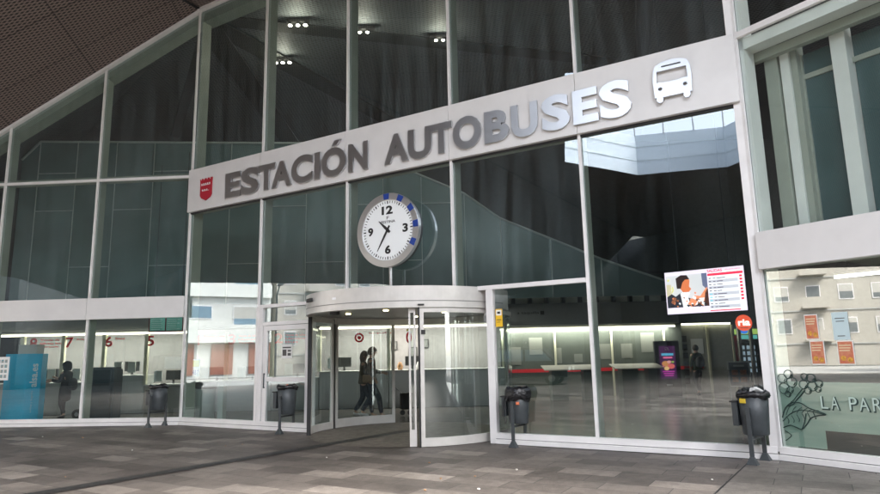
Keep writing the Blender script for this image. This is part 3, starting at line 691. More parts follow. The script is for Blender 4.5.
# departures screen
t = thing('information_screen', 'large hanging screen with a picture of a man reading and a red and white departures list', 'screen', (6.2, 13, 3.0))
SF = MF.off(12.16, -3.0); ang_ = R(-9); SF = Fr(SF.o, Vector((SF.d.x * math.cos(ang_) - SF.d.y * math.sin(ang_), SF.d.x * math.sin(ang_) + SF.d.y * math.cos(ang_))), Vector((SF.n.x * math.cos(ang_) - SF.n.y * math.sin(ang_), SF.n.x * math.sin(ang_) + SF.n.y * math.cos(ang_))))
ZS = 2.34
def em(name, c, s=.85): return mat(name, c, .5, emit=c, es=s)
MB().box(SF, -.80, .80, -.08, -.005, ZS - .02, ZS + .90).build('casing', blk, t, .01)
scw = MB().box(SF, -.78, .78, 0, .008, ZS, ZS + .88).build('display', em('screen lilac white', (.66, .56, .68), .55), t)
def sq(name, a0, a1, z0, z1, m_, n=.010): MB().box(SF, a0, a1, n, n + .002, ZS + z0, ZS + z1).build(name, m_, scw)
sq('picture', -.76, .08, .13, .80, em('picture ground', (.55, .52, .55), .5))
sq('picture_edge', -.76, -.66, .2, .62, em('tan picture edge', (.5, .42, .3), .5), .0125)
PP = lambda pts, nm, m_, n: MB().poly(SF, [(a, ZS + z) for a, z in pts], n, n + .002).build(nm, m_, scw)
PP([(-.76, .13), (-.76, .36), (-.66, .42), (-.58, .36), (-.46, .44), (-.36, .34), (-.22, .28), (-.1, .26), (.08, .2), (.08, .13)], 'picture_jacket', em('dark jacket', (.02, .02, .03), .5), .013)
PP([(-.48, .42), (-.44, .13), (-.28, .13), (-.34, .38), (-.40, .46)], 'picture_shirt', em('white shirt', (.75, .72, .75), .5), .0155)
PP([(-.42, .44), (-.50, .56), (-.46, .70), (-.34, .74), (-.27, .68), (-.29, .55), (-.25, .50), (-.30, .44)], 'picture_face', em('orange face', (.5, .13, .05), .6), .018)
PP([(-.54, .52), (-.55, .74), (-.44, .80), (-.32, .79), (-.27, .70), (-.36, .70), (-.42, .64), (-.46, .52)], 'picture_hair', em('dark hair', (.03, .015, .015), .4), .0205)
PP([(-.34, .2), (-.2, .36), (-.08, .34), (-.02, .42), (.06, .52), (.08, .3), (-.1, .18), (-.28, .13)], 'picture_hands', em('orange hands', (.6, .2, .1), .6), .018)
PP([(-.2, .16), (-.04, .2), (.0, .3), (-.1, .3)], 'picture_book', em('white book', (.75, .72, .75), .5), .023)
PP([(-.02, .55), (-.03, .8), (.08, .8), (.08, .5), (.04, .48)], 'picture_curtain', em('blue stripes', (.12, .13, .22), .5), .0155)
PP([(-.02, .13), (.02, .4), (.08, .5), (.08, .13)], 'picture_chair', em('dark brown chair', (.06, .02, .015), .5), .0205)
_r = random.Random(9)
for k in range(34):
    a_, z_ = _r.uniform(-.70, .04), _r.uniform(.15, .42); w_ = _r.uniform(.015, .05)
    PP([(a_ - w_, z_), (a_ - w_ * .3, z_ + w_), (a_ + w_, z_ + w_ * .4), (a_ + w_ * .5, z_ - w_)], 'picture_detail', [em('orange hands', (.6, .2, .1), .6), em('dark jacket', (.02, .02, .03), .5), em('white book', (.75, .72, .75), .5), em('warm brown', (.25, .08, .04), .5)][k % 4], .0255 + k * .0001)
for k in range(10):
    a_, z_ = _r.uniform(-.74, -.62), _r.uniform(.38, .7); PP([(a_, z_), (a_ + .03, z_ + .01), (a_ + .025, z_ + .05)], 'picture_detail', em('yellow leaf', (.55, .5, .15), .5), .0255 + k * .0001)
sq('list', .09, .76, .02, .80, em('list white', (.72, .70, .74), .55))
sq('header_bar', .09, .76, .73, .78, em('screen red', (.6, .02, .06), .7), .013)
text('SALIDAS', SF, .09, .38, ZS + .80, ZS + .86, .0125, .0145, .02).build('header', em('screen red', (.6, .02, .06), .7), scw)
text('información viajeros', SF, .43, .72, ZS + .815, ZS + .85, .0125, .0145).build('header', em('screen red', (.6, .02, .06), .7), scw)
sq('bottom_bar', .09, .66, .02, .04, em('screen red', (.6, .02, .06), .7), .013)
o = MB(); o2 = MB(); o3 = MB(); o4 = MB()
for k in range(10):
    z = .67 - k * .064
    o.box(SF, .11, .15, .0135, .0155, ZS + z, ZS + z + .018); o.box(SF, .19, .24, .0135, .0155, ZS + z, ZS + z + .014); o.box(SF, .26, .26 + random.uniform(.08, .2), .0135, .0155, ZS + z, ZS + z + .014)
    if k % 2: o3.box(SF, .09, .66, .0125, .0132, ZS + z - .02, ZS + z + .04)
    if k < 8: o2.box(SF, .69, .74, .0135, .0155, ZS + z - .005, ZS + z + .035)
    if k in (5, 6, 7): o4.box(SF, .105, .155, .016, .0165, ZS + z - .004, ZS + z + .022)
o.build('row_text', em('row text', (.08, .05, .1), .4), scw); o2.build('platform_mark', em('screen red', (.6, .02, .06), .7), scw)
o3.build('row_shade', em('row shade', (.5, .48, .55), .5), scw); o4.build('row_badge', em('badge blue', (.2, .5, .6), .5), scw)
MB().tube([SF.p(-.5, -.05, ZS + .9), SF.p(-.5, -.05, 11.2)], .012, 6).tube([SF.p(.5, -.05, ZS + .9), SF.p(.5, -.05, 11.2)], .012, 6).build('hanger', dgrey, t)
t['label'] = 'large hanging screen with a man reading and a red and white departures list'

# green display board behind bay next to the corner
t = thing('display_board', 'small teal display board in a dark red frame hanging above ticket window 5', 'sign', (-7.9, 18, 2.6))
D1 = Fr((0, 18), (1, 0), (0, -1))
MB().box(D1, -8.42, -7.42, -.05, 0, 2.42, 2.88).build('frame', mat('wine red frame', (.2, .02, .04), .5), t)
MB().box(D1, -8.38, -7.95, .002, .01, 2.46, 2.84).box(D1, -7.91, -7.46, .002, .01, 2.46, 2.84).build('display', mat('teal display', (.08, .3, .24), .4, emit=(.15, .32, .28), es=.15), t)
o = MB()
for k in range(6): o.box(D1, -8.34, -8.0 - random.uniform(0, .1), .011, .013, 2.49 + k * .055, 2.505 + k * .055); o.box(D1, -7.88, -7.52 - random.uniform(0, .1), .011, .013, 2.49 + k * .055, 2.505 + k * .055)
o.build('row_text', mat('pale rows', (.5, .6, .55), .5), t)
MB().tube([(-8.3, 18.02, 2.88), (-8.3, 18.02, 7.4)], .01, 5).tube([(-7.5, 18.02, 2.88), (-7.5, 18.02, 7.8)], .01, 5).build('hanger', dgrey, t)

# blue pillar with white box
blue = mat('turquoise blue display card', (.0, .42, .70), .35, noise=.12, nscale=3)
t = thing('display_pillar', 'tall turquoise blue display pillar with vertical white lettering at the far left', 'display', (-11.75, 17.9, 0))
A1 = Fr((-12.28, 17.75), (1, 0.05), (.05, -1))
MB().prism([A1.p(0, 0, 0).xy, A1.p(.60, 0, 0).xy, A1.p(.84, -.30, 0).xy, A1.p(.80, -.65, 0).xy, A1.p(.1, -.75, 0).xy], 0.0, 1.88).build('body', blue, t, .01)
pA, pB = A1.p(.60, 0, 0).xy, A1.p(.84, -.30, 0).xy; A2 = Fr(pA, pB - pA, Vector(((pB - pA).y, -(pB - pA).x)))
def vtext(body, fr, a0, a1, z0, z1, n0, n1, bold, name, m_, par):
    c = bpy.data.curves.new('t', 'FONT'); c.body = body; c.extrude = .05; c.offset = bold
    vs, fs = curve_mesh(c); vs = [Vector((-v.y, v.x, v.z)) for v in vs]
    place2d(vs, fs, fr, a0, a1, z0, z1, n0, n1).build(name, m_, par)
vtext('alsa.es', A2, .10, .29, .95, 1.60, .004, .012, .02, 'lettering', mat('pale lettering', (.55, .65, .7), .5), t)
vtext('salidas y llegadas', A2, .16, .22, .25, .85, .004, .01, .0, 'lettering', mat('faint lettering', (.2, .5, .65), .5), t)
MB().box(A1, .28, .50, .003, .01, .04, .09).build('label', blk, t)
t = thing('white_box', 'plain white box on top of the blue pillar', 'box', (-11.7, 18.1, 1.88))
MB().box(Fr((-11.82, 18.05), (1, 0.1), (.1, -1)), -.25, .25, -.3, .1, 1.88, 2.14).build('carton', counterw, t, .01)
# dark cabinet
t = thing('dark_cabinet', 'dark grey freestanding cabinet under ticket window 6', 'cabinet', (-9.6, 18, 0))
K1 = Fr((-9.58, 18), (1, -.05), (-.05, -1))
MB().box(K1, -.38, .22, -.45, .05, .0, 1.46).build('body', mat('dark slate cabinet', (.03, .045, .055), .35, noise=.3, nscale=2), t, .015)
MB().box(K1, .225, .27, -.45, .0, .0, 1.40).build('side_panel', mat('slate side', (.045, .06, .07), .4), t, .01)
MB().box(K1, -.30, .18, .052, .06, .95, 1.38).build('screen', mat('dark blank screen', (.02, .035, .04), .12), t, .004)
# indoor bin
t = thing('indoor_bin', 'pale grey round indoor bin with dark lid just inside the glass near the corner', 'bin', (-6.1, 17.2, 0))
cx_ = (-6.42, 17.25, 0)
MB().lathe(cx_, [(.0, .0), (.25, .0), (.25, .84)], 24).build('body', mat('pale green grey bin', (.36, .42, .39), .4), t)
MB().lathe(cx_, [(.25, .84), (.29, .86), (.29, .99), (.24, 1.02), (.0, 1.03)], 24).build('lid', mat('dark lid', (.05, .055, .05), .4), t)
MB().box(Fr((-6.0, 17.3), (1, 0), (0, -1)), -.07, .07, -.2, .1, 0, .9).build('side_case', mat('pale green grey bin', (.36, .42, .39), .4), t)
# poster on the glass at the left edge
t = thing('glass_poster', 'white poster with rows of small pictures stuck on the glass at the far left edge', 'poster', LF.p(5.1, .01, 1.2))
MB().box(LF, 4.74, 5.2, .006, .012, 1.19, 1.79).build('sheet', paper, t)
for r_ in range(4):
    for c_ in range(4): MB().box(LF, 4.79 + c_ * .1, 4.86 + c_ * .1, .013, .016, 1.25 + r_ * .13, 1.33 + r_ * .13).build('picture', mat('small pictures', (.35, .3, .25), .5, noise=.6, nscale=25, col2=(.1, .3, .35)), t)
# coloured notice
t = thing('yellow_notice', 'green and yellow notice stuck on the glass left of the round indoor bin', 'poster', MF.p(.42, -.05, 1.3))
MB().box(MF, .30, .58, -.02, -.012, 1.20, 1.62).build('sheet', mat('pale blue sheet', (.4, .55, .65), .5), t)
MB().box(MF, .32, .56, -.011, -.008, 1.44, 1.60).build('band', mat('lime band', (.45, .6, .08), .5), t)
o = MB()
for k in range(3): text('4B7'[k], MF, .33 + k * .08, .39 + k * .08, 1.24, 1.36, -.011, -.008, .03, o)
o.build('text', mat('notice blue', (.03, .12, .4), .5), t)
# yellow sticker, door notice
t = thing('yellow_sticker', 'small yellow warning sticker on the white jamb right of the round entrance', 'sticker', MF.p(8.95, .02, 2.1))
MB().box(MF, 8.885, 9.025, .006, .012, 2.10, 2.43).build('sheet', mat('yellow sticker', (.75, .45, .02), .5), t)
MB().box(MF, 8.90, 9.01, .013, .015, 2.31, 2.41).build('symbol_panel', paper, t)
MB().box(MF, 8.925, 8.985, .016, .018, 2.34, 2.38).box(MF, 8.91, 9.0, .013, .015, 2.22, 2.235).box(MF, 8.91, 8.98, .013, .015, 2.18, 2.19).build('symbol', blk, t)
t = thing('door_notice', 'small grey and white notice stuck on the white side door', 'notice', MF.p(3.5, .02, 1.6))
MB().box(MF, 3.43, 3.75, .013, .018, 1.60, 1.92).build('sheet', paper, t)
MB().box(MF, 3.46, 3.58, .019, .021, 1.66, 1.80).box(MF, 3.62, 3.72, .019, .021, 1.66, 1.72).box(MF, 3.46, 3.72, .019, .021, 1.83, 1.86).box(MF, 3.62, 3.72, .019, .021, 1.75, 1.79).build('print', mat('grey print dark', (.05, .05, .05), .5), t)

# ceiling spots
for k, (x, y) in enumerate(((-3.97, 16.64), (-4.98, 18.93), (-2.12, 17.12), (.13, 17.69))):
    t = thing('ceiling_spotlight', ('bright twin spotlight on the dark ceiling beam, nearest the corner mullion', 'brightest spotlight lower on the diagonal ceiling beam', 'small spotlight on the beam above the clock', 'small spotlight at the right end of the lit row on the beam')[k], 'spotlight', (x, y, 11.2), 'spotlights on the hall ceiling')
    MB().box(WF, x - .32, x + .32, -y - .06, -y + .06, 11.17, 11.25).build('track', blk, t)
    for q in ((-.22, 0, .22) if k < 2 else (-.12, .1)):
        h = MB().lathe((x + q, y, 11.08), [(.0, .0), (.06, .0), (.06, .1), (.0, .1)], 12).build('lamp_head', blk, t)
        MB().lathe((x + q, y - .03, 11.06), [(.0, .0), (.055 if k < 2 else .04, .0), (.05, .018)], 12).build('lens', spot_e, h)
    L = bpy.data.lights.new('spot_glow', 'POINT'); L.energy = 4; L.shadow_soft_size = .1; L.color = (1, .92, .75)
    lo = bpy.data.objects.new('spot_glow', L); COL.objects.link(lo); lo.parent = t; lo.location = (0, -.1, -.25)

# ------------------------------------------------------------------ round automatic entrance
DC = (6.50, -.70); DR_ = 2.15
dr = thing('round_door', 'round automatic glass entrance with a silver curved canopy and an open doorway', 'door', MF.p(DC[0], DC[1], 0))
cp = MB().arc(MF, DC[0], DC[1], DR_ - .10, DR_ + .06, -8, 188, 2.47, 2.87, 56).build('canopy_ring', door_al, dr)
MB().arc(MF, DC[0], DC[1], DR_ + .061, DR_ + .066, 0, 180, 2.585, 2.60, 56).build('ring_seam', mat('shadow gap', (.2, .2, .19), .5), cp)
# lid and ceiling discs
def disc(z, m_, name, r, par):
    pts = [MF.p(DC[0] + r * math.cos(R(t)), DC[1] + r * math.sin(R(t)), z) for t in range(0, 360, 6)]
    return MB().quad(pts).build(name, m_, par)
disc(2.86, door_al, 'canopy_lid', DR_ - .02, dr); dc_ = disc(2.50, mat('grey door ceiling', (.22, .215, .2), .35), 'canopy_ceiling', DR_ - .05, dr)
for a_, n_ in ((5.6, .3), (6.75, .55), (6.1, -1.6), (7.3, -.8)):
    p = MF.p(a_, n_, 2.485); MB().lathe(p, [(.0, .0), (.05, .0), (.05, .014)], 12).build('downlight', mat('warm downlight', (1, .9, .6), .5, emit=(1, .8, .35), es=6), dc_)
MB().arc(MF, DC[0], DC[1], DR_ - .15, DR_ - .102, 178, 370, 2.36, 2.5, 40).build('rear_header', door_al, dr)
# sensors
q = R(118); sp_ = MF.off(DC[0] + (DR_ + .07) * math.cos(q), DC[1] + (DR_ + .07) * math.sin(q))
MB().arc(MF, DC[0], DC[1], DR_ + .07, DR_ + .12, 117, 124, 2.70, 2.77, 4).build('sensor', blk, dr)
MB().arc(MF, DC[0], DC[1], DR_ - .28, DR_ - .2, 104, 111, 2.42, 2.49, 4).build('sensor', blk, dr)
MB().arc(MF, DC[0], DC[1], DR_ + .062, DR_ + .066, 96, 98.5, 2.68, 2.72, 2).build('badge', mat('pale badge', (.7, .7, .72), .3), dr)
MB().arc(MF, DC[0], DC[1], DR_ + .062, DR_ + .09, 50, 53, 2.50, 2.53, 2).build('sensor', blk, dr)
def cpanel(t0, t1, r=DR_, fw=.07, z1=2.46, bot=.16, top=.08, m_=door_al, gm=glassd, stile=None, name='curved_panel', z0=.012):
    dt = math.degrees(fw / r); ra, rb = r - .025, r + .025
    o = MB()
    o.arc(MF, DC[0], DC[1], ra, rb, t0, t1, z0, bot, 16); o.arc(MF, DC[0], DC[1], ra, rb, t0, t1, z1 - top, z1, 16)
    if (stile or 'ab') and 'a' in (stile or 'ab'): o.arc(MF, DC[0], DC[1], ra - .002, rb + .002, t0, t0 + dt, z0, z1, 2)
    if 'b' in (stile or 'ab'): o.arc(MF, DC[0], DC[1], ra - .002, rb + .002, t1 - dt, t1, z0, z1, 2)
    f = o.build(name, m_, dr)
    # glass as one curved sheet
    A = [R(t0 + dt + (t1 - t0 - 2 * dt) * i / 20) for i in range(21)]; vs = []
    for t in A:
        for z in (bot, z1 - top): vs.append(MF.p(DC[0] + r * math.cos(t), DC[1] + r * math.sin(t), z))
    g_ = MB(); g_.add(vs, [(2 * i, 2 * i + 2, 2 * i + 3, 2 * i + 1) for i in range(20)], True); g_.build('glass', gm, f)
    return f
cpanel(150, 180); cpanel(182, 226, bot=.2); 
cpanel(10, 52, bot=.16); cpanel(-44, 8, bot=.16)
# parked sliding leaf beside the right wall
cpanel(54, 57.5, r=DR_ - .08, fw=.035, bot=.3, stile='ab', name='sliding_leaf')
for t0, r_, w_ in ((147.6, DR_, 1.6), (180.3, DR_, .8)):
    MB().arc(MF, DC[0], DC[1], r_ - .03, r_ + .045, t0, t0 + w_, .0, 2.47, 2).build('dark_post', blk, dr)
MB().arc(MF, DC[0], DC[1], DR_ - .03, DR_ + .03, 52.1, 52.9, .0, 2.47, 1).build('rubber_seal', blk, dr)
MB().arc(MF, DC[0], DC[1], DR_ + .026, DR_ + .05, 49.5, 51.5, 1.98, 2.06, 1).build('lock', blk, dr)
# inner revolving wing glimpsed inside
fl = MB(); fl.quad([MF.p(DC[0] + (DR_ - .06) * math.cos(R(t)), DC[1] + (DR_ - .06) * math.sin(R(t)), .009) for t in range(0, 360, 6)]).build('door_mat', mat('brown ribbed mat', (.14, .12, .10), .5, noise=.3, nscale=6, bump=.4, bscale=90), dr)

# ------------------------------------------------------------------ clock
ck = thing('station_clock', 'round white clock with a silver rim and five blue rim marks on a pole', 'clock', MF.p(7.1, .85, 2.87))
KF = MF.off(6.66, .32)
def ring(fr, r0, r1, n0, n1, zc, seg=64):
    vs = []
    for i in range(seg):
        t = 2 * math.pi * i / seg
        for r_ in (r0, r1):
            for n in (n0, n1): vs.append(fr.p(r_ * math.cos(t), n, zc + r_ * math.sin(t)))
    fs = []
    for i in range(seg):
        a = i * 4; b = ((i + 1) % seg) * 4
        fs += [(a, b, b + 1, a + 1), (a + 2, a + 3, b + 3, b + 2), (a, a + 2, b + 2, b), (a + 1, b + 1, b + 3, a + 3)]
    return MB().add(vs, fs)
ZC = 4.165; RC = .775
cs = ring(KF, 0.001, RC - .01, -.13, .0, ZC).build('case', dgrey, ck)
ring(KF, RC - .138, RC, -.05, .05, ZC).build('rim', mat('satin silver rim', (.6, .6, .6), .3, metal=.85), ck, .006)
fc = ring(KF, .001, RC - .137, .0, .02, ZC).build('dial', mat('white clock dial', (.78, .8, .8), .3), ck)
for d_ in (-1, 28, 56, 86, 116):
    t0 = R(90 - d_ - 5.6); t1 = R(90 - d_ + 5.6); r0, r1 = RC - .132, RC - .006
    MB().poly(KF, [(r0 * math.cos(t0), ZC + r0 * math.sin(t0)), (r1 * math.cos(t0), ZC + r1 * math.sin(t0)), (r1 * math.cos(t1), ZC + r1 * math.sin(t1)), (r0 * math.cos(t1), ZC + r0 * math.sin(t1))], .052, .055).build('blue_mark', mat('cobalt blue', (.01, .04, .24), .4), ck)
for k in range(60):
    o = MB()
    t = 2 * math.pi * k / 60; L_ = .05 if k % 5 else .06; w_ = .007 if k % 5 else .013; r1 = .615
    c_, s_ = math.cos(t), math.sin(t)
    o.poly(KF, [((r1 - L_) * c_ - w_ * s_, ZC + (r1 - L_) * s_ + w_ * c_), (r1 * c_ - w_ * s_, ZC + r1 * s_ + w_ * c_), (r1 * c_ + w_ * s_, ZC + r1 * s_ - w_ * c_), ((r1 - L_) * c_ + w_ * s_, ZC + (r1 - L_) * s_ - w_ * c_)], .021, .024)
    o.build('minute_mark', blk, fc)
pass
for s_, a0, a1, z0, z1 in (('12', -.15, .13, .33, .51), ('3', .37, .50, -.09, .09), ('6', -.07, .07, -.50, -.32), ('9', -.50, -.37, -.09, .09)):
    text(s_, KF, a0, a1, ZC + z0, ZC + z1, .021, .025, .04).build('numeral', blk, fc)
text('F', KF, -.025, .035, ZC + .225, ZC + .29, .021, .024).build('emblem', blk, fc)
text('FESTINA', KF, -.17, .19, ZC + .145, ZC + .20, .021, .024, .01).build('name_text', blk, fc)
def hand(deg, L, w, n, tail=.1, name='minute_hand'):
    t = R(90 - deg); c_, s_ = math.cos(t), math.sin(t)
    P = lambda r_, q_: (r_ * c_ - q_ * s_, ZC + r_ * s_ + q_ * c_)
    MB().poly(KF, [P(-tail, w * 1.2), P(-tail, -w * 1.2), P(L * .25, -w * 1.4), P(L, -w * .35), P(L, w * .35), P(L * .25, w * 1.4)], n, n + .004).build(name, blk, fc)
hand(211, .50, .018, .034); hand(313, .30, .022, .028, .08, 'hour_hand')
ring(KF, .001, .035, .02, .045, ZC, 20).build('hub', blk, fc)
MB().tube([KF.p(.0, -.08, 2.87), KF.p(.0, -.08, ZC - RC + .02)], .035, 14).build('pole', steel_r, ck)
MB().lathe(KF.p(0, -.08, 2.87), [(.0, .02), (.09, .02), (.09, .0)], 16).build('pole_base', steel_r, ck)

# ------------------------------------------------------------------ cafe window decal, posters, interior
frost = bpy.data.materials.new('pale green frosted film'); frost.use_nodes = True; nt = frost.node_tree; nt.nodes.clear()
tr = nt.nodes.new('ShaderNodeBsdfTransparent'); tr.inputs[0].default_value = (.85, .95, .9, 1); df = nt.nodes.new('ShaderNodeBsdfDiffuse'); df.inputs[0].default_value = (.50, .62, .55, 1)
mx = nt.nodes.new('ShaderNodeMixShader'); mx.inputs[0].default_value = .72; oo = nt.nodes.new('ShaderNodeOutputMaterial')
nt.links.new(tr.outputs[0], mx.inputs[1]); nt.links.new(df.outputs[0], mx.inputs[2]); nt.links.new(mx.outputs[0], oo.inputs[0])
fd = thing('window_film', 'pale green frosted film with a line drawn berry branch and outlined capital letters', 'window film', RF.p(1.3, 0, .2))
film = MB().poly(RF, [(.10, .21), (.10, 1.12), (2.60, 1.12), (2.60, .46), (.66, .46), (.66, .21)], -.012, -.008).build('film', frost, fd)
ink = mat('dark green ink', (.02, .045, .04), .6)
def stroke(mb, pts, w=.0055, closed=False):
    P = [RF.p(a, .012, z) for a, z in pts]
    if closed: P.append(P[0])
    mb.tube(P, w, 4, caps=True)
def sm(pts, n=6):
    out = []
    P = [pts[0]] + list(pts) + [pts[-1]]
    for i in range(1, len(P) - 2):
        for k in range(n):
            t = k / n; p0, p1, p2, p3 = P[i - 1], P[i], P[i + 1], P[i + 2]
            out.append(tuple(.5 * ((2 * p1[j]) + (-p0[j] + p2[j]) * t + (2 * p0[j] - 5 * p1[j] + 4 * p2[j] - p3[j]) * t * t + (-p0[j] + 3 * p1[j] - 3 * p2[j] + p3[j]) * t ** 3) for j in (0, 1)))
    out.append(pts[-1]); return out
o = MB()
for (x, z, r_) in ((.16, 1.16, .065), (.25, 1.22, .06), (.29, 1.11, .07), (.17, 1.02, .075), (.26, 1.0, .045), (.22, .94, .04),
                   (.47, 1.19, .045), (.45, 1.08, .06), (.56, 1.17, .06), (.57, 1.06, .065), (.66, 1.10, .05), (.50, 1.0, .05), (.64, 1.02, .04)):
    stroke(o, circ(x, z, r_, 18), .005, True); stroke(o, [(x + r_ * .3, z - r_ * .6), (x + r_ * .6, z - r_ * .3), (x + r_ * .7, z)], .006)
stroke(o, sm([(.46, 1.0), (.40, .93), (.33, .86), (.28, .80), (.20, .77)]), .008); stroke(o, sm([(.43, 1.02), (.36, .94), (.29, .86), (.24, .82)]), .006)
leaf = [(.10, .60), (.16, .74), (.26, .82), (.38, .82), (.48, .76), (.60, .72), (.70, .68), (.60, .66), (.50, .62), (.44, .54), (.36, .46), (.28, .48), (.20, .50), (.10, .46)]
stroke(o, sm(leaf), .008); stroke(o, sm([(.10, .55), (.22, .66), (.36, .72), (.52, .71), (.68, .68)]), .006)
for k in range(6): a_ = .16 + k * .075; stroke(o, sm([(a_, .62 + k * .018), (a_ + .03, .57 + .01 * k), (a_ + .02, .52 + .02 * k)]), .005); stroke(o, sm([(a_, .64 + k * .015), (a_ + .04, .73), (a_ + .08, .78 - .01 * k)]), .004)
stroke(o, sm([(.12, .42), (.2, .36), (.14, .30), (.11, .28)]), .006); stroke(o, sm([(.36, .46), (.39, .52), (.42, .60), (.44, .68)]), .007)
o.build('berry_drawing', ink, film)
for ch, a0, a1 in (('L', .66, .765), ('A', .79, .90), ('P', 1.02, 1.13), ('A', 1.14, 1.27), ('R', 1.30, 1.42)):
    l_ = text(ch, RF, a0, a1, .74, .925, .004, .006, .01).build('outline_letter', ink, film)
    text(ch, RF, a0 - .006, a1 - .022, .760, .928, .0075, .009, -.002).build('letter_face', mat('film green face', (.46, .57, .51), .6), l_)
def poster(a0, a1, z0, z1, label, kind=0):
    t = thing('window_poster', label, 'poster', RF.p((a0 + a1) / 2, .0, z0), 'posters on the cafe window')
    MB().box(RF, a0, a1, .004, .008, z0, z1).build('sheet', paper if kind == 0 else mat('pale blue paper', (.5, .62, .64), .5), t)
    if kind == 0:
        MB().box(RF, a0 + .012, a1 - .012, .009, .011, z0 + .012, z1 - .012).build('print', mat('orange print', (.58, .24, .13), .5, noise=.5, nscale=16, col2=(.5, .12, .07)), t)
        o = MB()
        for k in range(3): o.box(RF, a0 + .025, a1 - .03 - .01 * k, .012, .0135, z1 - .07 - k * .035, z1 - .055 - k * .035)
        o.build('text', mat('cream text', (.7, .55, .35), .5), t)
        shape([circ(0, 0, 1, 12, .6)], RF, a0 + .03, (a0 + a1) / 2, z0 + .05, z0 + .12, .012, .0135).build('picture', mat('golden food', (.75, .38, .05), .5, noise=.6, nscale=40), t)
        shape([circ(0, 0, 1, 12, .6)], RF, (a0 + a1) / 2 + .01, a1 - .02, z0 + .03, z0 + .10, .012, .0135).build('picture', mat('golden food', (.75, .38, .05), .5), t)
    else:
        o = MB(); o.box(RF, a0 + .04, a1 - .04, .009, .0105, z1 - .09, z1 - .08).box(RF, a0 + .05, a1 - .05, .009, .0105, z1 - .13, z1 - .12).box(RF, a0 + .05, a1 - .06, .009, .0105, z0 + .05, z0 + .06)
        o.build('text', mat('grey print dark', (.05, .05, .05), .5), t)
poster(.565, .745, 1.71, 2.06, 'orange food poster on the cafe window, upper left of the pair in a column')
poster(.60, .79, 1.36, 1.69, 'orange food poster on the cafe window, directly below another orange one')
poster(.955, 1.16, 1.36, 1.68, 'orange food poster on the cafe window under the pale blue sheet')
poster(.93, 1.135, 1.69, 2.07, 'pale blue sheet on the cafe window above an orange poster', 1)
# cafe interior
cf = thing('cafe_counter', 'dim cafe counter with lit cream panels behind the right hand window', 'counter', RF.p(1.5, -3.4, 0))
MB().box(RF, .9, 6, -4.2, -3.5, 0, 1.05).build('body', mat('dark cafe wood', (.08, .06, .05), .5), cf)
MB().box(RF, .8, 6.1, -4.25, -3.4, 1.05, 1.1).build('worktop', counterw, cf)
MB().box(RF, 1.2, 5.5, -5.1, -5.05, 1.3, 2.3).build('menu_panel', mat('warm menu panel', (.3, .26, .2), .5, noise=.5, nscale=6), cf)
cwall = MB().box(RF, -.2, 9, -5.3, -5.2, 0, 3.2).build('cafe_wall', mat('beige cafe wall', (.22, .22, .2), .6, noise=.2, nscale=1)); tag(cwall, 'beige wall at the back of the cafe behind the right hand window', 'wall')
MB().box(RF, .35, 9, -5.2, -.45, 3.0, 3.1).build('cafe_ceiling', counterw, st)
t = thing('tube_light', 'thin white tube light hanging just inside the cafe window', 'light', RF.p(1, -1.2, 2.7))
MB().box(RF, .5, 1.7, -1.3, -1.24, 2.66, 2.70).build('tube', mat('lit tube', (1, 1, 1), .5, emit=(1, .98, .9), es=2.0), t); MB().box(RF, .5, 1.7, -1.3, -1.24, 2.705, 2.74).build('housing', white, t)
MB().tube([RF.p(.7, -1.27, 2.74), RF.p(.7, -1.27, 3.0)], .006, 4).tube([RF.p(1.5, -1.27, 2.74), RF.p(1.5, -1.27, 3.0)], .006, 4).build('hanger', dgrey, t)
t = thing('lit_cafe_sign', 'yellow and blue lit sign hanging deep inside the cafe behind the posters', 'sign', RF.p(1.2, -2.5, 2.2))
MB().box(RF, .95, 1.75, -2.5, -2.45, 2.08, 2.28).build('panel', mat('yellow lit panel', (.7, .7, .05), .5, emit=(.75, .8, .1), es=.8), t)
shape([circ(0, 0, 1)], RF, 1.03, 1.20, 2.09, 2.27, -2.448, -2.444).build('emblem', mat('blue sign', (.02, .1, .6), .5), t)
text('R', RF, 1.26, 1.36, 2.12, 2.24, -2.448, -2.444, .03).build('text', mat('green text', (.05, .3, .1), .5), t)
MB().tube([RF.p(1.1, -2.47, 2.28), RF.p(1.1, -2.47, 3.0)], .008, 4).tube([RF.p(1.6, -2.47, 2.28), RF.p(1.6, -2.47, 3.0)], .008, 4).build('hanger', dgrey, t)
# upper right inner frame
ir = thing('inner_steel_frame', 'pale green inner steel frame with dark glazing behind the upper right window', 'frame', RF.p(.8, -.7, 3.3))
for a0, a1, n0, n1, m_ in ((.20, .40, -.62, -.45, fin_m), (.42, .56, -.75, -.50, fin_l), (.56, .66, -.80, -.55, fin_m), (1.17, 1.38, -.75, -.50, fin_l), (2.3, 2.5, -.75, -.5, fin_l)):
    MB().box(RF, a0, a1, n0, n1, 3.1, 6.45).build('column', m_, ir, .005)
for a0, a1 in ((.68, 1.15), (1.40, 2.28)):
    MB().box(RF, a0, a1, -.72, -.70, 3.12, 6.2).build('dark_glazing', mat('dark tinted glazing', (.07, .12, .125), .15, noise=.2, nscale=1), ir)
MB().box(RF, .66, .69, -.70, -.66, 3.1, 6.2).box(RF, 1.13, 1.165, -.70, -.66, 3.1, 6.2).box(RF, .69, 2.3, -.695, -.665, 5.78, 5.86).box(RF, .69, 2.3, -.695, -.665, 3.42, 3.47).build('thin_frame', fin_m, ir)
MB().box(RF, .06, 2.6, -.44, -.32, 6.22, 6.36).build('header', fin_m, ir)

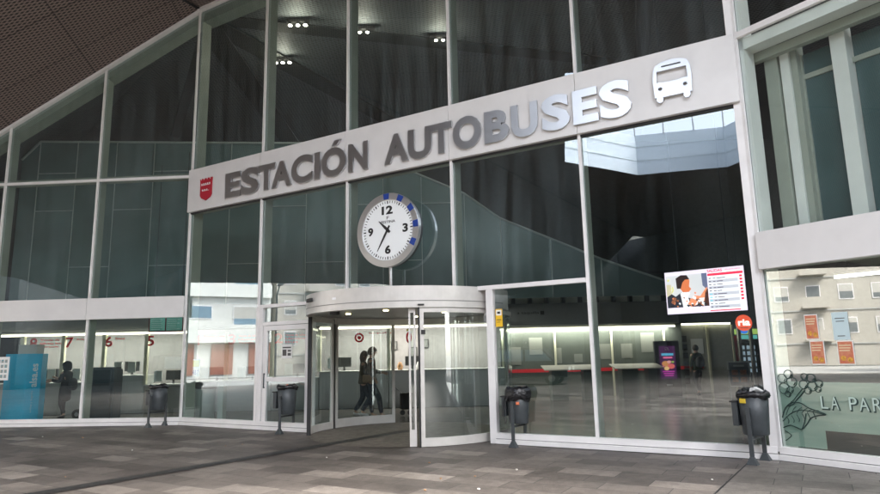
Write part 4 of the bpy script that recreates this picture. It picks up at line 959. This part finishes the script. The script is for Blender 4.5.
# ------------------------------------------------------------------ street bins
def bag_mesh(cx, cy, z0, r, h, seed, flare=.03):
    rnd = random.Random(seed); vs = []; seg = 40; rings = 7
    for j in range(rings):
        for k in range(seg):
            t = 2 * math.pi * k / seg; f = j / (rings - 1)
            rr = r * (1 + .03 * math.sin(7 * t + seed) + rnd.uniform(-.035, .035)) + flare * math.sin(f * 3.1)
            zz = z0 + h * f + (.02 * math.sin(3 * t + seed) + rnd.uniform(-.012, .012)) * (1 if j in (0, rings - 1) else .4)
            if j == rings - 1: rr *= .9
            vs.append((cx + rr * math.cos(t), cy + rr * math.sin(t), zz))
    for k in range(seg):
        t = 2 * math.pi * k / seg; vs.append((cx + r * .7 * math.cos(t), cy + r * .7 * math.sin(t), z0 + h * .55 + rnd.uniform(-.02, .02)))
    vs.append((cx, cy, z0 + h * .3)); fs = [(j * seg + k, j * seg + (k + 1) % seg, (j + 1) * seg + (k + 1) % seg, (j + 1) * seg + k) for j in range(rings) for k in range(seg)]
    fs += [(rings * seg + k, rings * seg + (k + 1) % seg, (rings + 1) * seg) for k in range(seg)]
    return MB().add(vs, fs, True)
proto = None
def make_bin(loc, rot, label, seed, extras=0, big=1.0):
    t = thing('litter_bin', label, 'litter bin', (0, 0, 0), 'grey litter bins along the glass front')
    L0 = Fr((0, 0), (1, 0), (0, 1))
    MB().lathe((0, 0, .40), [(.0, .0), (.17, .0), (.178, .012), (.195, .28), (.21, .58), (.20, .58), (.0, .5)], 32).build('drum', dgrey, t)
    bag_mesh(0, 0, .93 if extras != 3 else .80, .213, .09 if extras != 3 else .24, seed, .02 if extras != 3 else .03).build('bin_bag', bagm, t)
    for s in (-1, 1):
        p = MB().box(L0, s * .25 - .014, s * .25 + .014, -.03, .03, .02, .80)
        p.add([(s * .25 + dx, dy, z) for z, w in ((.0, .075), (.012, .075), (.11, .03)) for dx, dy in ((-w * .75, -w), (w * .75, -w), (w * .75, w), (-w * .75, w))],
              [(0, 1, 5, 4), (1, 2, 6, 5), (2, 3, 7, 6), (3, 0, 4, 7), (4, 5, 9, 8), (5, 6, 10, 9), (6, 7, 11, 10), (7, 4, 8, 11), (0, 3, 2, 1), (8, 9, 10, 11)])
        p.build('post', dgrey, t, .003)
    MB().box(L0, -.24, .24, -.012, .012, .34, .375).build('crossbar', dgrey, t)
    MB().box(L0, -.245, -.2, -.02, .02, .72, .76).box(L0, .2, .245, -.02, .02, .72, .76).build('bracket', dgrey, t)
    # ashtray on the side
    a_ = MB().box(L0, -.135, .015, .19, .275, .52, .88).build('ashtray', dgrey, t, .012)
    MB().poly(Fr((0, .276), (1, 0), (0, 1)), [(-.06 + .045 * math.cos(R(q)), .64 + .075 * math.sin(R(q))) for q in range(0, 360, 20)], 0, .006).build('ashtray_plate', steel_r, a_)
    MB().box(L0, -.14, .02, .19, .30, .86, .885).build('ashtray_hood', blk, a_, .004)
    if extras == 1:
        bm_ = MB().lathe((.03, -.02, .98), [(.0, .05), (.05, .05), (.07, .02), (.05, 0)], 9); bm_.build('rubbish', mat('orange wrapper', (.6, .12, .04), .5, bump=.8), t)
    if extras == 2:
        rnd = random.Random(5)
        vs = [(.06 + rnd.uniform(-.10, .10), -.05 + rnd.uniform(-.09, .09), 1.03 + rnd.uniform(-.02, .06)) for _ in range(22)]
        bm = bmesh.new(); [bm.verts.new(v) for v in vs]; bmesh.ops.convex_hull(bm, input=bm.verts); me = bpy.data.meshes.new('r'); bm.to_mesh(me); bm.free()
        o = MB().add([v.co for v in me.vertices], [tuple(p.vertices) for p in me.polygons]).build('rubbish', paper, t)
        LQ = Fr((-.197, .078), (-.36, -.93), (-.93, .36)); MB().box(LQ, -.05, .05, -.004, .006, .86, .925).build('yellow_label', mat('yellow label', (.7, .5, .03), .5), t)
    if extras == 3:
        for q, ln in ((2.2, .32), (2.6, .42), (1.0, .2)):
            px, py = .235 * math.cos(q), .235 * math.sin(q)
            MB().tube([(px, py, .88), (px * 1.15, py * 1.15, .78), (px * 1.1, py * 1.2, .88 - ln), (px * 1.3, py * 1.2, .82 - ln)], .01, 5).build('bag_strand', bagm, t)
        LQ = Fr((-.19, -.085), (.40, -.92), (-.92, -.40)); MB().box(LQ, -.03, .03, .0, .03, .74, .79).build('orange_label', mat('orange label', (.6, .15, .06), .5), t)
    t.location = loc; t.rotation_euler = (0, 0, rot); t.scale = (big,) * 3
    return t
make_bin((-7.12, 15.95, 0), R(64), 'grey litter bin with black bag in front of the corner mullion, farthest left', 1, 0)
make_bin((-3.44, 14.08, 0), R(68), 'grey litter bin with an orange wrapper in its bag, in front of the side door', 2, 1)
make_bin((1.33, 11.40, 0), R(57), 'grey litter bin with a loose crumpled black bag hanging down, right of the entrance', 3, 3, .97)
make_bin((4.47, 9.25, 0), R(44), 'grey litter bin with white paper on its bag and a yellow label, nearest the camera', 4, 2, .97)

# ------------------------------------------------------------------ people
skin = mat('skin', (.42, .25, .18), .55)
def skinned(name, verts, edges, radii, material, parent=None, sub=2):
    me = bpy.data.meshes.new(name); me.from_pydata(verts, edges, []); o = bpy.data.objects.new(name, me); COL.objects.link(o)
    md = o.modifiers.new('skin', 'SKIN'); md.use_smooth_shade = True
    for i, r_ in enumerate(radii):
        sv = me.skin_vertices[0].data[i]; rr = r_ if isinstance(r_, tuple) else (r_, r_); sv.radius = rr; sv.use_root = (i == 0)
    o.modifiers.new('sub', 'SUBSURF').levels = sub; o.modifiers['sub'].render_levels = sub
    dg = bpy.context.evaluated_depsgraph_get(); dg.update(); me2 = bpy.data.meshes.new_from_object(o.evaluated_get(dg))
    bpy.data.objects.remove(o); me2.name = name; me2.materials.clear(); me2.materials.append(material)
    for p in me2.polygons: p.use_smooth = True
    o2 = bpy.data.objects.new(name, me2); COL.objects.link(o2); ORG[o2.name] = Vector()
    if parent is not None: o2.parent = parent
    return o2
def person(label, loc, yaw, h=1.7, coat=(.02, .02, .02), legs=(.03, .03, .035), hair=(.03, .02, .015), stride=.0, long_coat=False, arms=((.1, .1), (.1, .1)), hood=False, shoe=(.03, .03, .03), sole=None, hairlen=0, skirt_r=.2):
    """local frame: +y forward, x to the figure's left; root is the feet on the ground"""
    t = thing('person', label, 'person', (0, 0, 0)); k = h / 1.72
    def V(x, y, z): return (x * k, y * k, z * k)
    st_ = stride
    foot = {1: (.10, st_ * .5), -1: (-.10, -st_ * .5)}
    kz = .50
    vs = [V(0, 0, .93), V(0, 0, 1.12), V(0, .0, 1.32), V(0, 0, 1.43), V(0, .01, 1.50), V(0, .03, 1.60), V(0, .03, 1.665)]
    ed = [(0, 1), (1, 2), (2, 3), (3, 4), (4, 5), (5, 6)]; rd = [(.14, .10), (.125, .09), (.15, .10), (.09, .07), (.052, .055), (.078, .098), (.06, .075)]
    hands = []
    legp = {}
    for s in (1, -1):
        b = len(vs); fx, fy = foot[s]
        lift = .06 if fy < -.05 else 0
        kn = (fx * .95, fy * .5 + .05 + (.05 if fy < 0 else .02), kz); an = (fx, fy, .085 + lift)
        toe = (fx * 1.1, fy + .15, .035 + lift * .2)
        vs += [V(s * .085, 0, .86), V(*kn), V(*an), V(*toe)]; ed += [(0, b), (b, b + 1), (b + 1, b + 2), (b + 2, b + 3)]; rd += [.085, .055, .038, .033]
        legp[s] = [(s * .085, 0, .86), kn, an, toe]
        # arm: shoulder, elbow, wrist, palm, fingers
        b = len(vs); sh = (s * .17, 0, 1.38); (ey, wy) = arms[0 if s == 1 else 1]
        el = (s * .23, ey * .8 - .02, 1.13 + abs(ey) * .10); wr = (s * (.22 - .10 * max(0, wy)), wy + ey * .6, .90 + max(0, wy) * .85)
        dv = (Vector(wr) - Vector(el)).normalized(); pa = Vector(wr) + dv * .07
        vs += [V(*sh), V(*el), V(*wr), V(*pa)]; ed += [(2, b), (b, b + 1), (b + 1, b + 2), (b + 2, b + 3)]; rd += [.06, .042, .028, (.038, .018)]
        side = dv.cross(Vector((s, 0, 0))).normalized()
        for fi in range(4):
            q = len(vs); f0 = pa + side * (.026 - .017 * fi) + dv * .025; L_ = (.055, .065, .06, .045)[fi]
            f1 = f0 + dv * L_ * .55; f2 = f1 + (dv - Vector((s, 0, 0)) * .5).normalized() * L_ * .45
            vs += [V(*f0), V(*f1), V(*f2)]; ed += [(b + 3, q), (q, q + 1), (q + 1, q + 2)]; rd += [.0095, .0085, .0075]
        q = len(vs); f0 = Vector(wr) + dv * .03 + side * .035; f1 = f0 + (dv + side).normalized() * .04
        vs += [V(*f0), V(*f1)]; ed += [(b + 2, q), (q, q + 1)]; rd += [.011, .009]
        hands.append((sh, el, wr))
    body = skinned('body', vs, ed, [tuple(x * k for x in r_) if isinstance(r_, tuple) else r_ * k for r_ in rd], skin, t)
    # face details
    fz = 1.60
    MB().lathe(V(0, .125, 1.585), [(.0, -.02), (.014, -.015), (.008, .03), (0, .032)], 8).build('nose', skin, body)
    MB().box(Fr((0, 0), (1, 0), (0, 1)), -.022 * k, .022 * k, .116 * k, .126 * k, 1.545 * k, 1.553 * k).build('mouth', mat('lips', (.3, .08, .07), .5), body)
    for s in (1, -1):
        MB().lathe(V(s * .03, .113, 1.612), [(.0, -.009), (.010, -.003), (.010, .003), (.0, .009)], 8).build('eye', blk, body)
        MB().lathe(V(s * .085, .02, 1.59), [(.0, -.03), (.014, -.015), (.016, .01), (.0, .03)], 8).build('ear', skin, body)
    # hair
    hm = mat('hair %s' % (hair,), hair, .6, bump=.5, bscale=60)
    hv = []; seg = 20; hp = []
    for j in range(9):
        ph = math.pi * j / 11
        for q in range(seg):
            th = 2 * math.pi * q / seg; front = max(0, math.sin(th)); ex = .0
            zz = .125 * math.cos(ph * (1 - .42 * front)); rr = math.sin(ph * (1 - .42 * front)) * (1.04 + .0 * front)
            hv.append(V(.095 * rr * math.cos(th), .012 + .118 * rr * math.sin(th) + .01, 1.62 + zz - (hairlen * (j / 8) ** 2 if front < .3 else 0)))
    MB().add(hv, [(j * seg + q, j * seg + (q + 1) % seg, (j + 1) * seg + (q + 1) % seg, (j + 1) * seg + q) for j in range(8) for q in range(seg)], True).build('hair', hm, t)
    # trousers, following the legs
    tv = [V(0, 0, .96), V(0, 0, .90)]; te = [(0, 1)]; trd = [(.155, .115), (.16, .12)]
    for s in (1, -1):
        b = len(tv); P = legp[s]
        tv += [V(P[0][0] * 1.05, P[0][1], .84), V(*P[1]), V(P[2][0], P[2][1], P[2][2] + .02)]; te += [(1, b), (b, b + 1), (b + 1, b + 2)]; trd += [.105, .075, .058]
    skinned('trousers', tv, te, [tuple(x * k for x in r_) if isinstance(r_, tuple) else r_ * k for r_ in trd], mat('cloth %s' % (legs,), legs, .8, noise=.3, nscale=10), t)
    # shoes
    for s in (1, -1):
        P = legp[s]; a, b = Vector(P[2]), Vector(P[3])
        skinned('shoe', [V(a.x, a.y - .05, a.z - .045), V(a.x, a.y + .03, a.z - .045), V(b.x, b.y + .03, b.z)], [(0, 1), (1, 2)], [.042 * k, .048 * k, .035 * k], mat('shoe %s' % (shoe,), shoe, .5), t, 1)
    # coat
    cm = mat('cloth %s' % (coat,), coat, .75, noise=.35, nscale=12, bump=.3, bscale=25)
    bot = .50 if long_coat else .84
    cv = [V(0, 0, 1.12), V(0, 0, 1.32), V(0, 0, 1.42), V(0, 0, 1.47), V(0, 0, .95), V(0, 0, bot)]; ce = [(0, 1), (1, 2), (2, 3), (0, 4), (4, 5)]
    crd = [(.165, .135), (.185, .135), (.12, .10), (.075, .075), (.185, .15), (skirt_r + .02, .17)]
    for (sh, el, wr) in hands:
        b = len(cv); cv += [V(*sh), V(*el), V(*(Vector(el).lerp(Vector(wr), .92)))]; ce += [(1, b), (b, b + 1), (b + 1, b + 2)]; crd += [.082, .062, .05]
    skinned('coat', cv, ce, [tuple(x * k for x in r_) if isinstance(r_, tuple) else r_ * k for r_ in crd], cm, t)
    if hood: MB().lathe(V(0, -.015, 1.50), [(.10, -.04), (.125, .03), (.125, .12), (.10, .20), (.05, .235), (0, .24)], 20, squash=.95).build('hat', cm, t)
    t.location = loc; t.rotation_euler = (0, 0, yaw)
    return t, k
def backpack(t, k, col, z=1.05, y=-.24, label=None, w=.17, h=.42):
    vs = [(0, y * k, (z - h / 2) * k), (0, y * k, z * k), (0, (y + .01) * k, (z + h / 2) * k)]
    o = skinned('backpack', vs, [(0, 1), (1, 2)], [(w * k, .10 * k), (w * 1.05 * k, .12 * k), (w * .8 * k, .07 * k)], mat('bag %s' % (col,), col, .7, bump=.4))
    return o
p, k = person('woman in a long black coat and dark hat facing left by the ticket windows', (-11.0, 18.55, 0), R(85), 1.63, (.012, .014, .014), (.02, .02, .025), (.02, .015, .012), .18, True, ((.05, .40), (.05, .32)), hood=True, skirt_r=.21)
bp = backpack(p, k, (.03, .03, .032)); bp.location = (-11.0, 18.55, 0); bp.rotation_euler = (0, 0, R(85)); bp.name = 'backpack'; tag(bp, 'dark backpack worn by the woman in the long black coat', 'backpack')
p, k = person('person in black mostly hidden behind the blue pillar', (-11.95, 18.85, 0), R(-85), 1.60, (.012, .012, .014), (.02, .02, .025), (.02, .015, .012), .1, True, ((.05, .30), (.03, .36)), skirt_r=.18)
p, k = person('walker in a dark jacket nearest the open doorway with white soled shoes', (-1.90, 16.95, 0), R(-88), 1.84, (.06, .05, .042), (.04, .05, .075), (.05, .03, .02), .5, False, ((.0, .08), (.06, .22)), shoe=(.55, .55, .55))
p, k = person('walker in dark jacket with long hair pulling a small suitcase', (-2.14, 17.15, 0), R(-85), 1.74, (.10, .08, .06), (.035, .045, .07), (.06, .035, .025), .46, False, ((.0, .1), (.0, .02)), shoe=(.5, .5, .5), hairlen=.12)
sh_ = thing('handbag', 'tan handbag hanging at the side of the long haired walker', 'handbag', (-1.97, 16.75, .95))
MB().box(Fr((-1.97, 16.72), (1, 0), (0, -1)), -.14, .14, -.05, .05, .93, 1.13).build('pouch', mat('tan leather', (.25, .17, .1), .5), sh_, .03)
MB().tube([(-2.09, 16.72, 1.12), (-2.04, 16.74, 1.38), (-1.92, 16.74, 1.38), (-1.86, 16.72, 1.12)], .008, 6).build('strap', blk, sh_)
sc = thing('suitcase', 'small black wheeled suitcase trailing behind the two walkers', 'suitcase', (-1.05, 17.3, 0))
MB().box(Fr((-1.0, 17.3), (.9, .3), (.3, -.9)), -.16, .16, -.12, .12, .18, .62).build('shell', blk, sc, .04)
MB().tube([(-1.12, 17.3, .6), (-1.55, 17.35, 1.0)], .011, 6).tube([(-1.1, 17.22, .6), (-1.53, 17.27, 1.0)], .011, 6).build('handle', steel_r, sc)
for s in (-.1, .1): MB().tube([(-1.0 + s, 17.25, .1), (-1.0 + s, 17.32, .1)], .07, 14).build('wheel', dark, sc)
p, k = person('person in dark trousers and green top walking away past the doorway', (9.0, 22.44, 0), R(8), 1.76, (.05, .07, .03), (.02, .02, .022), (.03, .02, .015), .32, False, ((.05, .1), (.0, .05)))
bp = backpack(p, k, (.04, .04, .035), 1.15, -.22); bp.location = (9.0, 22.44, 0); bp.rotation_euler = (0, 0, R(8)); bp.name = 'backpack'; tag(bp, 'dark backpack worn by the person in green walking away', 'backpack')
# pushchair beside the woman
pc = thing('pushchair', 'dark folded pushchair standing behind the woman in black', 'pushchair', (-10.45, 18.6, 0))
for x, y in ((-10.55, 18.45), (-10.55, 18.75), (-10.2, 18.6)):
    w_ = MB().tube([(x, y - .025, .14), (x, y + .025, .14)], .14, 20).build('wheel', dark, pc)
    MB().tube([(x, y - .03, .14), (x, y + .03, .14)], .06, 12).build('hub', steel_r, w_)
MB().tube([(-10.55, 18.45, .14), (-10.35, 18.45, .6), (-10.5, 18.45, 1.0)], .014, 6).tube([(-10.55, 18.75, .14), (-10.35, 18.75, .6), (-10.5, 18.75, 1.0)], .014, 6).tube([(-10.2, 18.6, .14), (-10.4, 18.6, .6)], .014, 6).build('frame', blk, pc)
skinned('seat', [(-10.45, 18.6, .45), (-10.42, 18.6, .7), (-10.5, 18.6, .98)], [(0, 1), (1, 2)], [(.16, .12), (.17, .1), (.13, .07)], mat('black pushchair cloth', (.02, .02, .022), .8), None).parent = pc
for ch in pc.children:
    if ch.name.startswith('seat'): ch.location = -pc.location

# ------------------------------------------------------------------ what the glass mirrors: the street to the west
blindm = mat('window blind', (.42, .40, .36), .7)
def facade_x(name, label, x, y0, y1, h, wall, rows, wm, ww=1.4, wh=1.3, gap=3.0, base=3.5, depth=14, cat='building', frame=white):
    t = thing(name, label, cat, (x, (y0 + y1) / 2, 0))
    MB().box(WF, x - depth, x, -y1, -y0, 0, h).build('wall', wall, t)
    MB().box(WF, x - depth - .3, x + .3, -y1 - .3, -y0 + .3, h, h + .35).build('roof', concrete, t)
    XF = Fr((x, 0), (0, 1), (1, 0)); cnt = 0
    for r_ in range(rows):
        z = base + r_ * 3.0; y = y0 + 1.2
        while y + ww < y1 - .6 and cnt < 90:
            hh = wh if (cnt + r_) % 3 else wh + .55; zz = z if (cnt + r_) % 3 else z - .55
            f = MB().box(XF, y, y + ww, .0, .05, zz, zz + hh).build('window', frame, t); MB().box(XF, y + .07, y + ww - .07, .051, .055, zz + .07, zz + hh - .07).build('pane', wm, f)
            if (cnt * 7 + r_) % 4 < 3: MB().box(XF, y + .07, y + ww - .07, .056, .06, zz + hh * (.35 + .15 * (cnt % 3)), zz + hh - .07).build('blind', blindm, f)
            if (cnt + r_) % 3 == 0 and cat == 'building' and base < 5: MB().box(XF, y - .5, y + ww + .5, .06, .95, zz - .15, zz).box(XF, y - .5, y + ww + .5, .9, .95, zz, zz + .85).build('balcony', wall, t)
            y += gap; cnt += 1
        if base < 5: MB().box(XF, y0, y1, .01, .08, z - .95, z - .85).build('ledge', concrete, t)
    return t, XF
wdark = mat('dark street window', (.16, .17, .17), .2)
wblue = mat('blue grey street window', (.16, .24, .30), .2)
t, XF = facade_x('street_building', 'long white banded building with a red ground floor across the street', -48, 4, 34, 14, mat('white street render', (.6, .59, .55), .8, noise=.06, nscale=.5), 3, wblue, 2.2, 1.2, 4.0, 5.2)
MB().box(XF, 4, 34, .0, .5, 3.1, 4.7).build('balcony_band', mat('white band', (.66, .65, .6), .8), t)
MB().box(XF, 4, 34, .07, .35, 7.2, 8.4).build('balcony_band', mat('white band', (.66, .65, .6), .8), t)
o = MB(); y = 4
while y < 33:
    o.box(XF, y, y + 1.9, .02, .1, 0.3, 3.0); y += 3.3
o.build('red_panel', mat('brick red shopfront', (.30, .11, .07), .6, noise=.2), t)
t, XF = facade_x('street_building', 'beige apartment block with rows of square windows beside the white building', -50, -34, 3, 24, mat('beige street render', (.40, .37, .32), .8, noise=.1, nscale=.4), 7, wdark, 1.2, 1.4, 2.6, 2.8)
t, XF = facade_x('street_building', 'tall cream block at the far end of the street behind the camera', -34, -60, -38, 18, mat('cream street render', (.5, .47, .4), .8), 5, wdark, 1.2, 1.4, 2.8, 2.5)
t, XF = facade_x('street_building', 'grey block at the far north end of the street', -46, 38, 60, 16, mat('grey street render', (.4, .4, .38), .8), 4, wdark, 1.2, 1.4, 2.8, 2.5)
# opposite station wing (south)
sw = thing('opposite_wing', 'long dark glazed station wing opposite the entrance', 'building', (0, -23, 0))
MB().box(WF, -34, 30, 23.2, 30, 0, 11.4).build('wall', mat('dark grey wing', (.05, .052, .055), .6, noise=.3), sw)
o = MB()
for k in range(16): o.box(WF, -33 + k * 3.9, -29.8 + k * 3.9, 23.0, 23.19, .3, 3.4)
o.build('window', wdark, sw)
ww = thing('opposite_wing', 'added dark wall blocking bright reflections from the south west', 'building', (-31, -13, 0))  # added blocker out of view, keeps bright street reflections off the glass
MB().box(WF, -33, -30.5, 4.5, 23, 0, 11.4).build('wall', mat('dark grey wing', (.05, .052, .055), .6, noise=.3), ww)
XW = Fr((-30.5, 0), (0, 1), (1, 0))
for k in range(5): MB().box(XW, -22 + k * 3.6, -19.2 + k * 3.6, .005, .05, .3, 3.2).build('window', wdark, ww)
# dark van
vn = thing('dark_van', 'dark grey van parked under the canopy left of the camera', 'van', (-16.2, -1.6, 0))
VF = Fr((-16.2, -1.6), (-.75, .66), (.66, .75))
body = mat('van paint', (.02, .022, .025), .25)
MB().poly(VF, [(-2.3, .35), (-2.35, .95), (-1.75, 1.15), (-1.1, 1.85), (2.2, 1.9), (2.3, 1.0), (2.3, .35)], -.95, .95).build('body', body, vn, .08)
MB().poly(VF, [(-1.55, 1.2), (-1.05, 1.75), (-.2, 1.78), (-.2, 1.2)], .952, .958).poly(VF, [(-.1, 1.2), (-.1, 1.78), (1.9, 1.8), (1.95, 1.2)], .952, .958).poly(VF, [(-1.55, 1.2), (-1.05, 1.75), (-.2, 1.78), (-.2, 1.2)], -.958, -.952).build('window', wblue, vn)
for a_ in (-1.5, 1.5):
    for n_ in (-.85, .85):
        w_ = MB().tube([VF.p(a_, n_ - .11, .34), VF.p(a_, n_ + .11, .34)], .34, 22).build('wheel', dark, vn); MB().tube([VF.p(a_, n_ - .12, .34), VF.p(a_, n_ + .12, .34)], .18, 14).build('rim', steel_r, w_)
for n_ in (-.7, .7): MB().box(VF, -2.40, -2.33, n_ - .15, n_ + .15, .7, .9).build('headlight', paper, vn)
# street trees/lamps/fence in the mirror
for k, y in enumerate((6, 14, 22, -6, -16)):
    t = thing('street_lamp', ('street lamp in front of the red shopfronts, middle of the white building', 'street lamp north of the middle of the white building', 'street lamp at the north end of the white building', 'street lamp in front of the north part of the beige block', 'street lamp in front of the south part of the beige block')[k], 'street lamp', (-38, y, 0), 'street lamps along the far kerb')
    MB().tube([(-38, y, 0), (-38, y, 6.5), (-37.2, y, 7.2)], [.09, .06, .05], 8).build('pole', dgrey, t); MB().box(WF, -37.4, -36.6, -y - .15, -y + .15, 7.15, 7.3).build('lamp_head', dgrey, t)

# ------------------------------------------------------------------ litter scraps on the paving
rnd = random.Random(3)
litm = [mat('scrap white', (.6, .58, .54), .8), mat('scrap tan', (.35, .2, .1), .8), mat('scrap tan', (.35, .2, .1), .8)]
spots = []
while len(spots) < 18:
    x = rnd.uniform(-9, 5); y = rnd.uniform(7.3, 15.5)
    rel = Vector((x, y)) - P1
    if rel.dot(MF.n) < .35 or rel.dot(LF.n) < .3: continue
    spots.append((x, y))
for i, (x, y) in enumerate(spots):
    s_ = rnd.uniform(.010, .024); q = [(x + s_ * rnd.uniform(.6, 1.2) * math.cos(t), y + s_ * rnd.uniform(.5, 1) * math.sin(t)) for t in (0, 1.2, 2.3, 3.3, 4.4, 5.4)]
    o = MB().prism(q, .010, .016 + rnd.uniform(0, .01)).build('litter_scrap', litm[0 if i % 3 == 0 else 1])
    tag(o, 'tiny pale paper scrap lying on the brown paving' if i % 3 == 0 else 'tiny tan cigarette end or leaf scrap lying on the brown paving', 'litter', 'tiny pale scraps on the paving' if i % 3 == 0 else 'tiny tan scraps on the paving')
